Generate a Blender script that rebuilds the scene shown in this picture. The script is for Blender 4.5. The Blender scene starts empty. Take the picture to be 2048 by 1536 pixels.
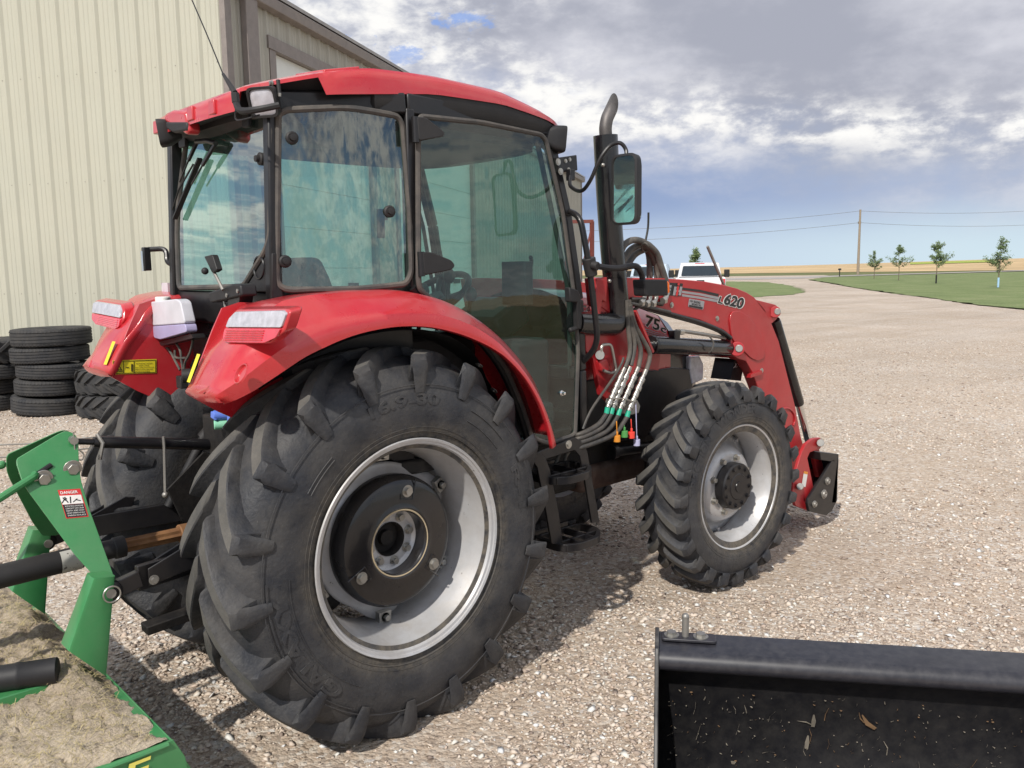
import bpy, bmesh, math, random
import numpy as np
from mathutils import Vector, Matrix
random.seed(7); rng = np.random.default_rng(11)
PI = math.pi
scene = bpy.context.scene
COL = scene.collection
V = lambda *a: Vector(a)
# ---------------------------------------------------------------- camera (x forward along the tractor, y left, z up, metres)
CAM = np.array([-1.7584, -3.1723, 1.7146]); YAW, PIT, ROL, FPX = 0.8226, 0.1325, -0.0144, 1689.0
def _R():
    f = np.array([math.cos(YAW)*math.cos(PIT), math.sin(YAW)*math.cos(PIT), -math.sin(PIT)])
    r = np.array([math.sin(YAW), -math.cos(YAW), 0.]); u = np.cross(r, f)
    c, s = math.cos(ROL), math.sin(ROL)
    return np.array([c*r+s*u, -s*r+c*u, f])
RM = _R()
cd = bpy.data.cameras.new('camera'); cam = bpy.data.objects.new('camera', cd); COL.objects.link(cam)
cam.matrix_world = Matrix([[RM[0][i], RM[1][i], -RM[2][i], CAM[i]] for i in range(3)] + [[0, 0, 0, 1]])
cd.sensor_width = 36; cd.lens = FPX/2048*36; cd.clip_start = 0.05; cd.clip_end = 6000
scene.camera = cam
def ray(x, y):
    return np.array([(x-1024)/FPX, -(y-768)/FPX, 1.]) @ RM
def on(x, y, ax, v):
    """point of the sight line through photo pixel (x, y) that lies on the real plane axis = v (survey of the place)"""
    d = ray(x, y); t = (v-CAM[ax])/d[ax]; return Vector((CAM+t*d).tolist())
def onp(x, y, p0, n):
    d = ray(x, y); n = np.array(n); t = ((np.array(p0)-CAM) @ n)/(d @ n); return Vector((CAM+t*d).tolist())
def Y(y, *pts): return [on(a, b, 1, y) for a, b in pts]
# ---------------------------------------------------------------- materials
def new_mat(name):
    m = bpy.data.materials.new(name); m.use_nodes = True
    nt = m.node_tree; nt.nodes.clear()
    out = nt.nodes.new('ShaderNodeOutputMaterial')
    return m, nt, out
def N(nt, t, **kw):
    n = nt.nodes.new(t)
    for k, v in kw.items():
        if k.startswith('i_'):
            n.inputs[k[2:].replace('_', ' ')].default_value = v
        else: setattr(n, k, v)
    return n
def ramp(nt, fac, stops):
    r = nt.nodes.new('ShaderNodeValToRGB'); el = r.color_ramp.elements
    el[0].position, el[0].color = stops[0][0], c4(stops[0][1])
    el[1].position, el[1].color = stops[-1][0], c4(stops[-1][1])
    for p, c in stops[1:-1]:
        e = el.new(p); e.color = c4(c)
    nt.links.new(fac, r.inputs[0]); return r.outputs[0]
def c4(c):
    if isinstance(c, (int, float)): c = (c, c, c)
    return (c[0], c[1], c[2], 1)
def mixc(nt, fac, a, b, mode='MIX'):
    m = nt.nodes.new('ShaderNodeMix'); m.data_type = 'RGBA'; m.blend_type = mode
    for i, v in ((0, fac), (6, a), (7, b)):
        if hasattr(v, 'links'): nt.links.new(v, m.inputs[i])
        elif i == 0: m.inputs[0].default_value = v
        else: m.inputs[i].default_value = c4(v)
    return m.outputs[2]
def mth(nt, op, a, b=None, c=None, clamp=False):
    m = nt.nodes.new('ShaderNodeMath'); m.operation = op; m.use_clamp = clamp
    for i, v in enumerate((a, b, c)):
        if v is None: continue
        if hasattr(v, 'links'): nt.links.new(v, m.inputs[i])
        else: m.inputs[i].default_value = v
    return m.outputs[0]
def noise(nt, scale, detail=4, rough=.55, vec=None, dim='3D', dist=0):
    n = nt.nodes.new('ShaderNodeTexNoise'); n.noise_dimensions = dim
    n.inputs['Scale'].default_value = scale; n.inputs['Detail'].default_value = detail
    n.inputs['Roughness'].default_value = rough; n.inputs['Distortion'].default_value = dist
    if vec is not None: nt.links.new(vec, n.inputs['Vector'])
    return n.outputs['Fac']
def coords(nt, sc=None):
    g = nt.nodes.new('ShaderNodeNewGeometry').outputs['Position']
    if sc:
        m = nt.nodes.new('ShaderNodeMapping'); m.inputs['Scale'].default_value = sc
        nt.links.new(g, m.inputs[0]); return m.outputs[0]
    return g
def mat(name, col, rough=.5, metal=0., coat=0., dust=None, dustamt=.35, dscale=3, var=.12, vscale=8, bump=0., bscale=60, spec=.5, wear=None, wearamt=.6):
    """paint / rubber / metal with uneven colour and gloss, dust film and small relief"""
    m, nt, out = new_mat(name)
    b = N(nt, 'ShaderNodeBsdfPrincipled'); P = coords(nt)
    n1 = noise(nt, vscale, 6, .6, P)
    hi = tuple(min(1, c*(1+var)) for c in col); lo = tuple(c*(1-var) for c in col)
    c = ramp(nt, n1, [(.3, lo), (.7, hi)])
    rgh = mth(nt, 'MULTIPLY_ADD', noise(nt, vscale*2.3, 5, .6, P), .22, rough-.11, clamp=True)
    if wear:
        w = ramp(nt, noise(nt, 38, 8, .7, P), [(wearamt, 0), (wearamt+.04, 1)])
        c = mixc(nt, w, c, wear)
    if dust:
        d = ramp(nt, noise(nt, dscale, 8, .68, P), [(.38, 0), (.72, 1)])
        geo = nt.nodes.new('ShaderNodeNewGeometry'); sx = nt.nodes.new('ShaderNodeSeparateXYZ'); nt.links.new(geo.outputs['Normal'], sx.inputs[0])
        up = mth(nt, 'MULTIPLY_ADD', sx.outputs[2], .3, .7, clamp=True)
        f = mth(nt, 'MULTIPLY', mth(nt, 'MULTIPLY', d, dustamt), up)
        c = mixc(nt, f, c, dust)
        rgh = mth(nt, 'ADD', rgh, mth(nt, 'MULTIPLY', f, .5), clamp=True)
    nt.links.new(c, b.inputs['Base Color']); nt.links.new(rgh, b.inputs['Roughness'])
    b.inputs['Metallic'].default_value = metal; b.inputs['Coat Weight'].default_value = coat; b.inputs['Coat Roughness'].default_value = .08
    b.inputs['Specular IOR Level'].default_value = spec
    if bump:
        bp = nt.nodes.new('ShaderNodeBump'); bp.inputs['Strength'].default_value = bump; bp.inputs['Distance'].default_value = .01
        nt.links.new(noise(nt, bscale, 5, .6, P), bp.inputs['Height']); nt.links.new(bp.outputs[0], b.inputs['Normal'])
    nt.links.new(b.outputs[0], out.inputs[0]); return m
DUST = (.36, .30, .24)
M = {}
M['red'] = mat('red_paint', (.50, .014, .022), .28, coat=.7, dust=(.55, .26, .25), dustamt=.18, var=.04, dscale=3.5, bump=.02, bscale=9)
M['red_faded'] = mat('dusty_red_paint', (.48, .05, .05), .5, dust=(.6, .35, .3), dustamt=.6, dscale=5, var=.1, wear=(.10, .05, .04), wearamt=.70)
M['red_arm'] = mat('loader_red_paint', (.40, .010, .016), .36, coat=.25, dust=(.4, .2, .18), dustamt=.25, var=.08)
M['black'] = mat('black_paint', (.007, .007, .009), .36, coat=.1, dust=DUST, dustamt=.05, dscale=6, spec=.4)
M['black_gloss'] = mat('gloss_black_paint', (.007, .007, .009), .24, coat=.4, dust=DUST, dustamt=.04, dscale=5, spec=.4)
M['plastic'] = mat('grey_black_plastic', (.014, .014, .016), .55, dust=DUST, dustamt=.07, bump=.1, bscale=300, spec=.4)
M['seal'] = mat('window_seal_rubber', (.055, .052, .05), .7, dust=DUST, dustamt=.35, dscale=9)
M['dark'] = mat('greasy_dark_metal', (.012, .011, .011), .62, dust=DUST, dustamt=.08, dscale=7, bump=.3, bscale=40, spec=.25)
M['trans'] = mat('rusty_dark_casting', (.05, .022, .014), .7, dust=DUST, dustamt=.4, dscale=5, bump=.3, bscale=30)
M['tyre'] = mat('weathered_tyre_rubber', (.024, .026, .032), .50, dust=(.16, .145, .125), dustamt=.5, dscale=6.5, var=.3, vscale=4, bump=.3, bscale=70, spec=.35)
M['tread'] = mat('worn_tread_face', (.085, .082, .077), .85, dust=(.22, .20, .17), dustamt=.45, dscale=9, var=.3, vscale=6, bump=.25, bscale=150, spec=.25)
def wheel_rubber(name, cx, cz, r0, r1):
    """tyre rubber with dried mud caught in a ring beside the rim and pale scuffs further out"""
    m = M['tyre'].copy(); m.name = name; nt = m.node_tree; b = [n for n in nt.nodes if n.type == 'BSDF_PRINCIPLED'][0]; src = b.inputs['Base Color'].links[0].from_socket
    P = coords(nt); s = nt.nodes.new('ShaderNodeSeparateXYZ'); nt.links.new(P, s.inputs[0])
    dx = mth(nt, 'SUBTRACT', s.outputs[0], cx); dz = mth(nt, 'SUBTRACT', s.outputs[2], cz); r = mth(nt, 'SQRT', mth(nt, 'ADD', mth(nt, 'MULTIPLY', dx, dx), mth(nt, 'MULTIPLY', dz, dz)))
    mr = nt.nodes.new('ShaderNodeMapRange'); mr.interpolation_type = 'SMOOTHSTEP'; nt.links.new(r, mr.inputs[0]); mr.inputs[1].default_value = r1; mr.inputs[2].default_value = r0
    n1 = ramp(nt, noise(nt, 24, 8, .72, P), [(.36, 0), (.62, 1)]); f = mth(nt, 'MULTIPLY', mth(nt, 'MULTIPLY', mr.outputs[0], n1), .75)
    c = mixc(nt, f, src, (.17, .145, .11)); n2 = ramp(nt, noise(nt, 7, 9, .75, coords(nt, (1, 1, 1.7))), [(.52, 0), (.72, 1)]); c = mixc(nt, mth(nt, 'MULTIPLY', n2, .35), c, (.10, .10, .102))
    n3 = ramp(nt, noise(nt, 70, 4, .8, P), [(.66, 0), (.72, 1)]); c = mixc(nt, mth(nt, 'MULTIPLY', n3, .35), c, (.2, .19, .17))
    nt.links.new(c, b.inputs['Base Color']); return m
M['tyre_rear'] = wheel_rubber('rear_tyre_rubber', 0., .7175, .39, .50); M['tyre_front'] = wheel_rubber('front_tyre_rubber', 2.13, .555, .33, .42)
M['tyre_old'] = mat('old_tyre_rubber', (.034, .035, .038), .7, dust=(.2, .18, .15), dustamt=.3, dscale=6, bump=.2, bscale=90, spec=.3)
M['silver'] = mat('silver_rim_paint', (.56, .56, .57), .33, metal=.35, dust=(.30, .25, .19), dustamt=.5, dscale=9, var=.10, wear=(.07, .065, .06), wearamt=.655)
M['zinc'] = mat('zinc_plated_steel', (.42, .41, .38), .35, metal=.85, dust=DUST, dustamt=.3, dscale=20)
M['chrome'] = mat('chrome_rod', (.7, .7, .7), .12, metal=1, var=.03)
M['steel'] = mat('worn_steel', (.30, .29, .27), .45, metal=.7, dust=DUST, dustamt=.35, dscale=12)
M['rust'] = mat('rusty_yellow_steel', (.24, .12, .05), .6, metal=.2, var=.35, vscale=20, dust=(.16, .07, .03), dustamt=.7, dscale=14)
M['hose'] = mat('hydraulic_hose_rubber', (.06, .058, .054), .6, dust=DUST, dustamt=.45, dscale=14)
M['hose_dark'] = mat('dark_hose_rubber', (.03, .03, .03), .5, dust=DUST, dustamt=.3, dscale=14)
M['green'] = mat('green_implement_paint', (.032, .215, .066), .36, coat=.2, dust=(.22, .3, .18), dustamt=.3, dscale=5, var=.08, wear=(.05, .03, .02), wearamt=.725)
M['teal'] = mat('green_cap_band', (.02, .38, .24), .45)
M['white'] = mat('white_plastic', (.78, .77, .72), .4)
M['lens'] = mat('clear_lamp_lens', (.46, .45, .49), .15, coat=.5, var=.22, vscale=34)
M['redlens'] = mat('red_lamp_lens', (.62, .03, .05), .12, coat=.6, var=.12, vscale=30)
M['orange'] = mat('amber_lens', (.9, .16, .01), .2, coat=.5)
M['yellow'] = mat('yellow_sticker', (.80, .66, .03), .45, var=.04)
M['ink'] = mat('black_ink', (.012, .012, .012), .5)
M['wink'] = mat('white_ink', (.78, .76, .72), .45)
M['redink'] = mat('red_ink', (.6, .03, .03), .45)
M['greyink'] = mat('silver_ink', (.30, .30, .31), .4)
M['yink'] = mat('yellow_ink', (.8, .72, .15), .45)
M['blue'] = mat('blue_cap', (.12, .22, .72), .4)
M['mint'] = mat('mint_cap', (.28, .66, .45), .4)
M['c_orange'] = mat('orange_cap', (.75, .28, .02), .5, dust=DUST, dustamt=.3); M['c_green'] = mat('green_cap', (.07, .28, .07), .5, dust=DUST, dustamt=.3)
M['c_red'] = mat('red_cap', (.8, .06, .04), .5, dust=DUST, dustamt=.2); M['c_lilac'] = mat('lilac_cap', (.42, .42, .6), .5, dust=DUST, dustamt=.3)
M['bottle'] = mat('milky_bottle_plastic', (.62, .61, .66), .35, coat=.2); M['fluid'] = mat('lilac_washer_fluid', (.40, .36, .56), .35, coat=.2)
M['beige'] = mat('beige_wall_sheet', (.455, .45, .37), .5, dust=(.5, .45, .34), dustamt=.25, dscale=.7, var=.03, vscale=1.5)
M['beige_shade'] = mat('shaded_beige_wall_sheet', (.40, .385, .33), .5, dust=(.36, .33, .27), dustamt=.3, dscale=.7, var=.04, vscale=1.5)  # same sheet as the end wall, with the side's shade put into its colour
M['trim'] = mat('brown_grey_trim', (.22, .19, .175), .5, dust=(.3, .26, .22), dustamt=.3, dscale=2)
M['door'] = mat('white_door_panel', (.72, .74, .70), .4, var=.03)
M['roofm'] = mat('grey_roof_sheet', (.33, .31, .29), .45, metal=.3)
M['concrete'] = mat('pale_concrete', (.40, .41, .38), .8, bump=.3)
M['redsteel'] = mat('red_brown_steel', (.16, .04, .03), .6)
M['truckwhite'] = mat('white_truck_paint', (.78, .79, .80), .25, coat=.6, var=.02); M['truckblue'] = mat('pale_blue_truck_paint', (.55, .66, .76), .25, coat=.6, var=.02)
M['carglass'] = mat('dark_car_glass', (.03, .04, .045), .08, coat=.5)
M['wood'] = mat('weathered_pole_wood', (.30, .24, .18), .8, bump=.3, var=.2)
M['bark'] = mat('young_bark', (.14, .11, .08), .85, var=.2)
M['leather'] = mat('black_seat_cloth', (.03, .03, .034), .8)
def glass(name, tint, base=.10, wave=0.):
    m, nt, out = new_mat(name)
    tr = N(nt, 'ShaderNodeBsdfTransparent'); tr.inputs[0].default_value = c4(tint)
    gl = N(nt, 'ShaderNodeBsdfGlossy'); gl.inputs['Roughness'].default_value = .015; gl.inputs[0].default_value = (.95, 1, .98, 1)
    P = coords(nt); geo = nt.nodes.new('ShaderNodeNewGeometry'); dt = nt.nodes.new('ShaderNodeVectorMath'); dt.operation = 'DOT_PRODUCT'
    nt.links.new(geo.outputs['Normal'], dt.inputs[0]); nt.links.new(geo.outputs['Incoming'], dt.inputs[1])
    sch = mth(nt, 'POWER', mth(nt, 'SUBTRACT', 1., mth(nt, 'ABSOLUTE', dt.outputs['Value']), clamp=True), 5.)
    dirt = mth(nt, 'MULTIPLY', ramp(nt, noise(nt, 6, 8, .7, P), [(.4, .15), (.8, 1)]), .05)
    if wave:
        bp = nt.nodes.new('ShaderNodeBump'); bp.inputs['Strength'].default_value = wave; bp.inputs['Distance'].default_value = .02
        nt.links.new(noise(nt, 3.0, 2, .5, coords(nt, (1.6, 1.6, .35))), bp.inputs['Height'])
        nt.links.new(bp.outputs[0], gl.inputs['Normal'])
    mx = N(nt, 'ShaderNodeMixShader'); nt.links.new(mth(nt, 'MULTIPLY_ADD', sch, 1-base, base, clamp=True), mx.inputs[0])
    nt.links.new(tr.outputs[0], mx.inputs[1]); nt.links.new(gl.outputs[0], mx.inputs[2])
    df = N(nt, 'ShaderNodeBsdfDiffuse'); df.inputs[0].default_value = (.4, .37, .32, 1)
    m2 = N(nt, 'ShaderNodeMixShader'); nt.links.new(dirt, m2.inputs[0]); nt.links.new(mx.outputs[0], m2.inputs[1]); nt.links.new(df.outputs[0], m2.inputs[2])
    nt.links.new(m2.outputs[0], out.inputs[0]); return m
M['glass'] = glass('green_tinted_cab_glass', (.50, .74, .69), .065, .10)
M['glass_quarter'] = glass('bowed_cab_glass', (.50, .75, .70), .15, .12)
M['glass_rear'] = glass('rear_cab_glass', (.46, .70, .67), .28, .04)
M['roof_under'] = mat('black_roof_underside', (.008, .008, .01), .6)
M['mirror'] = mat('mirror_glass', (.75, .8, .78), .03, metal=1, var=.01)
# ---------------------------------------------------------------- mesh builder
class MB:
    def __init__(s): s.v = []; s.f = []; s.m = []; s.mi = 0
    def add(s, vs, fs):
        o = len(s.v); s.v += [Vector(v) for v in vs]; s.f += [tuple(i+o for i in f) for f in fs]; s.m += [s.mi]*len(fs); return s
    def quad(s, a, b, c, d): return s.add([a, b, c, d], [(0, 1, 2, 3)])
    def box(s, c, d, rot=None):
        c = Vector(c); h = [x/2 for x in d]
        vs = [Vector((x*h[0], y*h[1], z*h[2])) for x in (-1, 1) for y in (-1, 1) for z in (-1, 1)]
        if rot: vs = [rot @ v for v in vs]
        return s.add([c+v for v in vs], [(0, 1, 3, 2), (4, 6, 7, 5), (0, 4, 5, 1), (2, 3, 7, 6), (0, 2, 6, 4), (1, 5, 7, 3)])
    def bar(s, a, b, w, h, up=(0, 0, 1)):
        a = Vector(a); b = Vector(b); d = (b-a).normalized(); u = Vector(up); r = d.cross(u)
        if r.length < 1e-4: r = d.cross(Vector((1, 0, 0)))
        r.normalize(); u = r.cross(d)
        vs = [p+r*(i*w/2)+u*(j*h/2) for p in (a, b) for i, j in ((-1, -1), (1, -1), (1, 1), (-1, 1))]
        return s.add(vs, [(0, 3, 2, 1), (4, 5, 6, 7), (0, 1, 5, 4), (1, 2, 6, 5), (2, 3, 7, 6), (3, 0, 4, 7)])
    def prism(s, poly, t):
        """flat outline given thickness along vector t"""
        t = Vector(t); n = len(poly); vs = [Vector(p) for p in poly]+[Vector(p)+t for p in poly]
        return s.add(vs, [tuple(range(n))[::-1], tuple(range(n, 2*n))]+[(i, (i+1) % n, n+(i+1) % n, n+i) for i in range(n)])
    def tube(s, pts, r, n=12, caps=True, closed=False):
        pts = [Vector(p) for p in pts]; k = len(pts); rr = r if isinstance(r, (list, tuple)) else [r]*k
        rings = []; u = None
        for i, p in enumerate(pts):
            if closed: d = pts[(i+1) % k]-pts[i-1]
            else: d = pts[min(i+1, k-1)]-pts[max(i-1, 0)]
            if d.length < 1e-9: d = Vector((0, 0, 1))
            d.normalize()
            if u is None: u = d.orthogonal().normalized()
            u = (u-d*u.dot(d)).normalized(); w = d.cross(u)
            rings.append([p+(u*math.cos(a)+w*math.sin(a))*rr[i] for a in [2*PI*j/n for j in range(n)]])
        vs = [v for R in rings for v in R]; fs = []
        for i in range(k if closed else k-1):
            for j in range(n):
                a, b = i*n+j, i*n+(j+1) % n; c, d_ = ((i+1) % k)*n+(j+1) % n, ((i+1) % k)*n+j
                fs.append((a, b, c, d_))
        if caps and not closed: fs += [tuple(range(n))[::-1], tuple(range((k-1)*n, k*n))]
        return s.add(vs, fs)
    def cyl(s, a, b, r, n=20, r2=None): return s.tube([a, b], [r, r if r2 is None else r2], n)
    def lathe(s, c, ax, prof, n=48, close=False):
        """prof = [(along, radius)] about the axis ax through c"""
        c = Vector(c); ax = Vector(ax).normalized(); u = ax.orthogonal().normalized(); w = ax.cross(u); vs = []; fs = []
        for a, r in prof:
            for j in range(n):
                t = 2*PI*j/n; vs.append(c+ax*a+(u*math.cos(t)+w*math.sin(t))*r)
        k = len(prof)
        for i in range(k if close else k-1):
            i2 = (i+1) % k
            for j in range(n): fs.append((i*n+j, i*n+(j+1) % n, i2*n+(j+1) % n, i2*n+j))
        return s.add(vs, fs)
    def hexbolt(s, p, ax, r=.012, h=.01, washer=True):
        p = Vector(p); ax = Vector(ax).normalized()
        if washer: s.cyl(p, p+ax*.003, r*1.5, 16)
        return s.cyl(p, p+ax*h, r, 6)
    def loft(s, rings, closed=True, cap=True):
        n = len(rings[0]); vs = [v for R in rings for v in R]; fs = []
        for i in range(len(rings)-1):
            for j in range(n if closed else n-1):
                fs.append((i*n+j, i*n+(j+1) % n, (i+1)*n+(j+1) % n, (i+1)*n+j))
        if cap and closed: fs += [tuple(range(n))[::-1], tuple(range((len(rings)-1)*n, len(rings)*n))]
        return s.add(vs, fs)
    def ball(s, c, r, n=10, sc=(1, 1, 1)):
        c = Vector(c); vs = []; fs = []
        for i in range(n+1):
            a = PI*i/n
            for j in range(2*n):
                t = PI*j/n; vs.append(c+Vector((r*sc[0]*math.sin(a)*math.cos(t), r*sc[1]*math.sin(a)*math.sin(t), r*sc[2]*math.cos(a))))
        for i in range(n):
            for j in range(2*n): fs.append((i*2*n+j, i*2*n+(j+1) % (2*n), (i+1)*2*n+(j+1) % (2*n), (i+1)*2*n+j))
        return s.add(vs, fs)
    def build(s, name, m, parent=None, bevel=0, smooth=35, weld=True, seg=2):
        me = bpy.data.meshes.new(name); root = parent
        while root is not None and root.parent: root = root.parent
        off = root.location if root is not None and root.type == 'EMPTY' else Vector()
        if parent is None and s.v: pass
        me.from_pydata([tuple(v-off) for v in s.v], [], s.f)
        mats = m if isinstance(m, (list, tuple)) else [m]
        for q in mats: me.materials.append(M[q] if isinstance(q, str) else q)
        me.polygons.foreach_set('material_index', s.m)
        if weld:
            bm = bmesh.new(); bm.from_mesh(me); bmesh.ops.remove_doubles(bm, verts=bm.verts, dist=1e-5)
            bmesh.ops.recalc_face_normals(bm, faces=bm.faces); bm.to_mesh(me); bm.free()
        if smooth:
            me.polygons.foreach_set('use_smooth', [True]*len(me.polygons)); me.set_sharp_from_angle(angle=math.radians(smooth))
        o = bpy.data.objects.new(name, me); COL.objects.link(o)
        if parent is not None:
            if parent.parent is not None and parent.parent.parent is not None: parent = parent.parent   # thing > part > sub-part, no deeper
            o.parent = parent
        if bevel:
            b = o.modifiers.new('edge', 'BEVEL'); b.width = bevel; b.segments = seg; b.limit_method = 'ANGLE'; b.angle_limit = math.radians(35)
        return o
def thing(name, loc, label, cat, group=None, rz=0):
    o = bpy.data.objects.new(name, None); COL.objects.link(o); o.location = loc; o.rotation_euler = (0, 0, rz); o.empty_display_size = .2
    return tag(o, label, cat, group)
def tag(o, label, cat, group=None, kind=None):
    if label: o['label'] = label
    if cat: o['category'] = cat
    if group: o['group'] = group
    if kind: o['kind'] = kind
    return o
def lab(o, t): o['label'] = t; return o
def copy_tree(o, parent=None):
    c = o.copy(); COL.objects.link(c)
    if parent is not None: c.parent = parent
    for ch in o.children: copy_tree(ch, c)
    return c
def crom(pts, k=8, closed=False):
    """smooth curve through points"""
    pts = [Vector(p) for p in pts]; n = len(pts); out = []
    for i in range(n if closed else n-1):
        if closed: a, b, c, d = pts[i-1], pts[i], pts[(i+1) % n], pts[(i+2) % n]
        else: a, b, c, d = pts[max(i-1, 0)], pts[i], pts[i+1], pts[min(i+2, n-1)]
        for j in range(k):
            t = j/k; out.append(.5*((2*b)+(c-a)*t+(2*a-5*b+4*c-d)*t*t+(3*b-a-3*c+d)*t**3))
    if not closed: out.append(pts[-1])
    return out
def roundpoly(pts, r, k=4):
    """closed outline with rounded corners"""
    pts = [Vector(p) for p in pts]; n = len(pts); out = []
    rs = r if isinstance(r, (list, tuple)) else [r]*n
    for i in range(n):
        p = pts[i]; a = pts[i-1]-p; b = pts[(i+1) % n]-p
        q = min(rs[i], a.length*.45, b.length*.45)
        A = p+a.normalized()*q; B = p+b.normalized()*q
        for j in range(k+1):
            t = j/k; out.append(A*(1-t)**2+p*2*t*(1-t)+B*t*t)
    return out
def roundpath(pts, r, k=5):
    pts = [Vector(p) for p in pts]; out = [pts[0]]
    for i in range(1, len(pts)-1):
        p = pts[i]; a = pts[i-1]-p; b = pts[i+1]-p; q = min(r, a.length*.48, b.length*.48)
        A = p+a.normalized()*q; B = p+b.normalized()*q
        for j in range(k+1):
            t = j/k; out.append(A*(1-t)**2+p*2*t*(1-t)+B*t*t)
    return out+[pts[-1]]
_txt = {}
def text_geo(s, ext=0., bold=0., shear=0.):
    key = (s, ext, bold, shear)
    if key not in _txt:
        cu = bpy.data.curves.new('t', 'FONT'); cu.body = s; cu.size = 1; cu.extrude = ext; cu.offset = bold; cu.shear = shear; cu.resolution_u = 4
        o = bpy.data.objects.new('t', cu); COL.objects.link(o)
        dg = bpy.context.evaluated_depsgraph_get(); dg.update(); e = o.evaluated_get(dg); me = e.to_mesh()
        vs = [v.co.copy() for v in me.vertices]; fs = [tuple(p.vertices) for p in me.polygons]; e.to_mesh_clear()
        bpy.data.objects.remove(o); bpy.data.curves.remove(cu)
        x0 = min(v.x for v in vs); x1 = max(v.x for v in vs); y0 = min(v.y for v in vs); y1 = max(v.y for v in vs)
        _txt[key] = ([Vector(((v.x-x0)/(x1-x0), (v.y-y0)/(y1-y0), v.z)) for v in vs], fs)
    return _txt[key]
def put_text(mb, s, p, xd, yd, nrm=0.001, bold=0., shear=0.):
    """text filling the parallelogram p, p+xd, p+yd"""
    vs, fs = text_geo(s, 0, bold, shear); p = Vector(p); xd = Vector(xd); yd = Vector(yd); n = xd.cross(yd).normalized()
    mb.add([p+xd*v.x+yd*v.y+n*nrm for v in vs], fs); return mb
# ---------------------------------------------------------------- sky, sun
SUN_AZ, SUN_EL = math.radians(202), math.radians(43)
sd = Vector((math.cos(SUN_AZ)*math.cos(SUN_EL), math.sin(SUN_AZ)*math.cos(SUN_EL), math.sin(SUN_EL)))
ld = bpy.data.lights.new('sun', 'SUN'); ld.energy = 4.0; ld.angle = math.radians(1.2); ld.color = (1, .95, .87)
lo = bpy.data.objects.new('sun', ld); COL.objects.link(lo); lo.rotation_euler = (-sd).to_track_quat('-Z', 'Y').to_euler()
w = bpy.data.worlds.new('World'); scene.world = w; w.use_nodes = True; nt = w.node_tree; nt.nodes.clear()
wo = nt.nodes.new('ShaderNodeOutputWorld'); bg = nt.nodes.new('ShaderNodeBackground')
sk = nt.nodes.new('ShaderNodeTexSky'); sk.sky_type = 'NISHITA'; sk.sun_disc = False; sk.sun_elevation = SUN_EL
sk.sun_rotation = PI/2-SUN_AZ; sk.altitude = 400; sk.air_density = 1.0; sk.dust_density = .6; sk.ozone_density = 1.5
SKS = .1
tc = nt.nodes.new('ShaderNodeTexCoord').outputs['Generated']
sx = nt.nodes.new('ShaderNodeSeparateXYZ'); nt.links.new(tc, sx.inputs[0])
m_ = lambda *a, **k: mth(nt, *a, **k)
el = m_('MULTIPLY', m_('ARCSINE', sx.outputs[2]), 180/PI)                 # degrees above the horizon
az = m_('MULTIPLY', m_('ARCTAN2', sx.outputs[1], sx.outputs[0]), 180/PI)  # compass angle in the tractor frame
def vec(x, y, z=0.):
    c = nt.nodes.new('ShaderNodeCombineXYZ')
    for i, v in enumerate((x, y, z)):
        if hasattr(v, 'links'): nt.links.new(v, c.inputs[i])
        else: c.inputs[i].default_value = v
    return c.outputs[0]
def sstep(x, a, b):
    r = nt.nodes.new('ShaderNodeMapRange'); r.interpolation_type = 'SMOOTHSTEP'; nt.links.new(x, r.inputs[0])
    r.inputs[1].default_value = a; r.inputs[2].default_value = b; return r.outputs[0]
def gauss(x, c, wd):
    d = m_('DIVIDE', m_('SUBTRACT', x, c), wd); return m_('POWER', 2.718, m_('MULTIPLY', m_('MULTIPLY', d, d), -1.))
# cloud field: flat layer seen in perspective overhead, banks near the horizon
den = m_('ADD', m_('MAXIMUM', sx.outputs[2], 0.), .16)
pl = vec(m_('DIVIDE', sx.outputs[0], den), m_('DIVIDE', sx.outputs[1], den), .3)
big = noise(nt, 1.1, 2, .5, pl); cum = noise(nt, 2.6, 10, .60, pl); fine = noise(nt, 9, 9, .64, pl)
sc = vec(m_('MULTIPLY', az, .09), m_('MULTIPLY', el, .17), 4.2)              # bank coordinates
b1 = noise(nt, 1.0, 9, .60, sc); b2 = noise(nt, 3.2, 10, .60, sc, dist=.08)
wob = m_('MULTIPLY', m_('SUBTRACT', b1, .5), 9.)
lump = m_('MULTIPLY', m_('SUBTRACT', b2, .5), 1.)
el2 = m_('ADD', el, wob)
# overhead part: broken cumulus with blue gaps
cov = sstep(m_('ADD', m_('MULTIPLY', cum, .75), m_('MULTIPLY', fine, .25)), .40, .56)
shade = sstep(m_('ADD', m_('MULTIPLY', big, .6), m_('MULTIPLY', fine, .5)), .42, .66)
K = 1/SKS
def kc(c, g=1.): return (c[0]*K*g, c[1]*K*g, c[2]*K*g)
ccol = mixc(nt, shade, kc((.36, .38, .46)), kc((1.0, .98, .95)))
skyc = mixc(nt, .35, sk.outputs[0], kc((.16, .30, .62)))
over = mixc(nt, cov, skyc, ccol)
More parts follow.
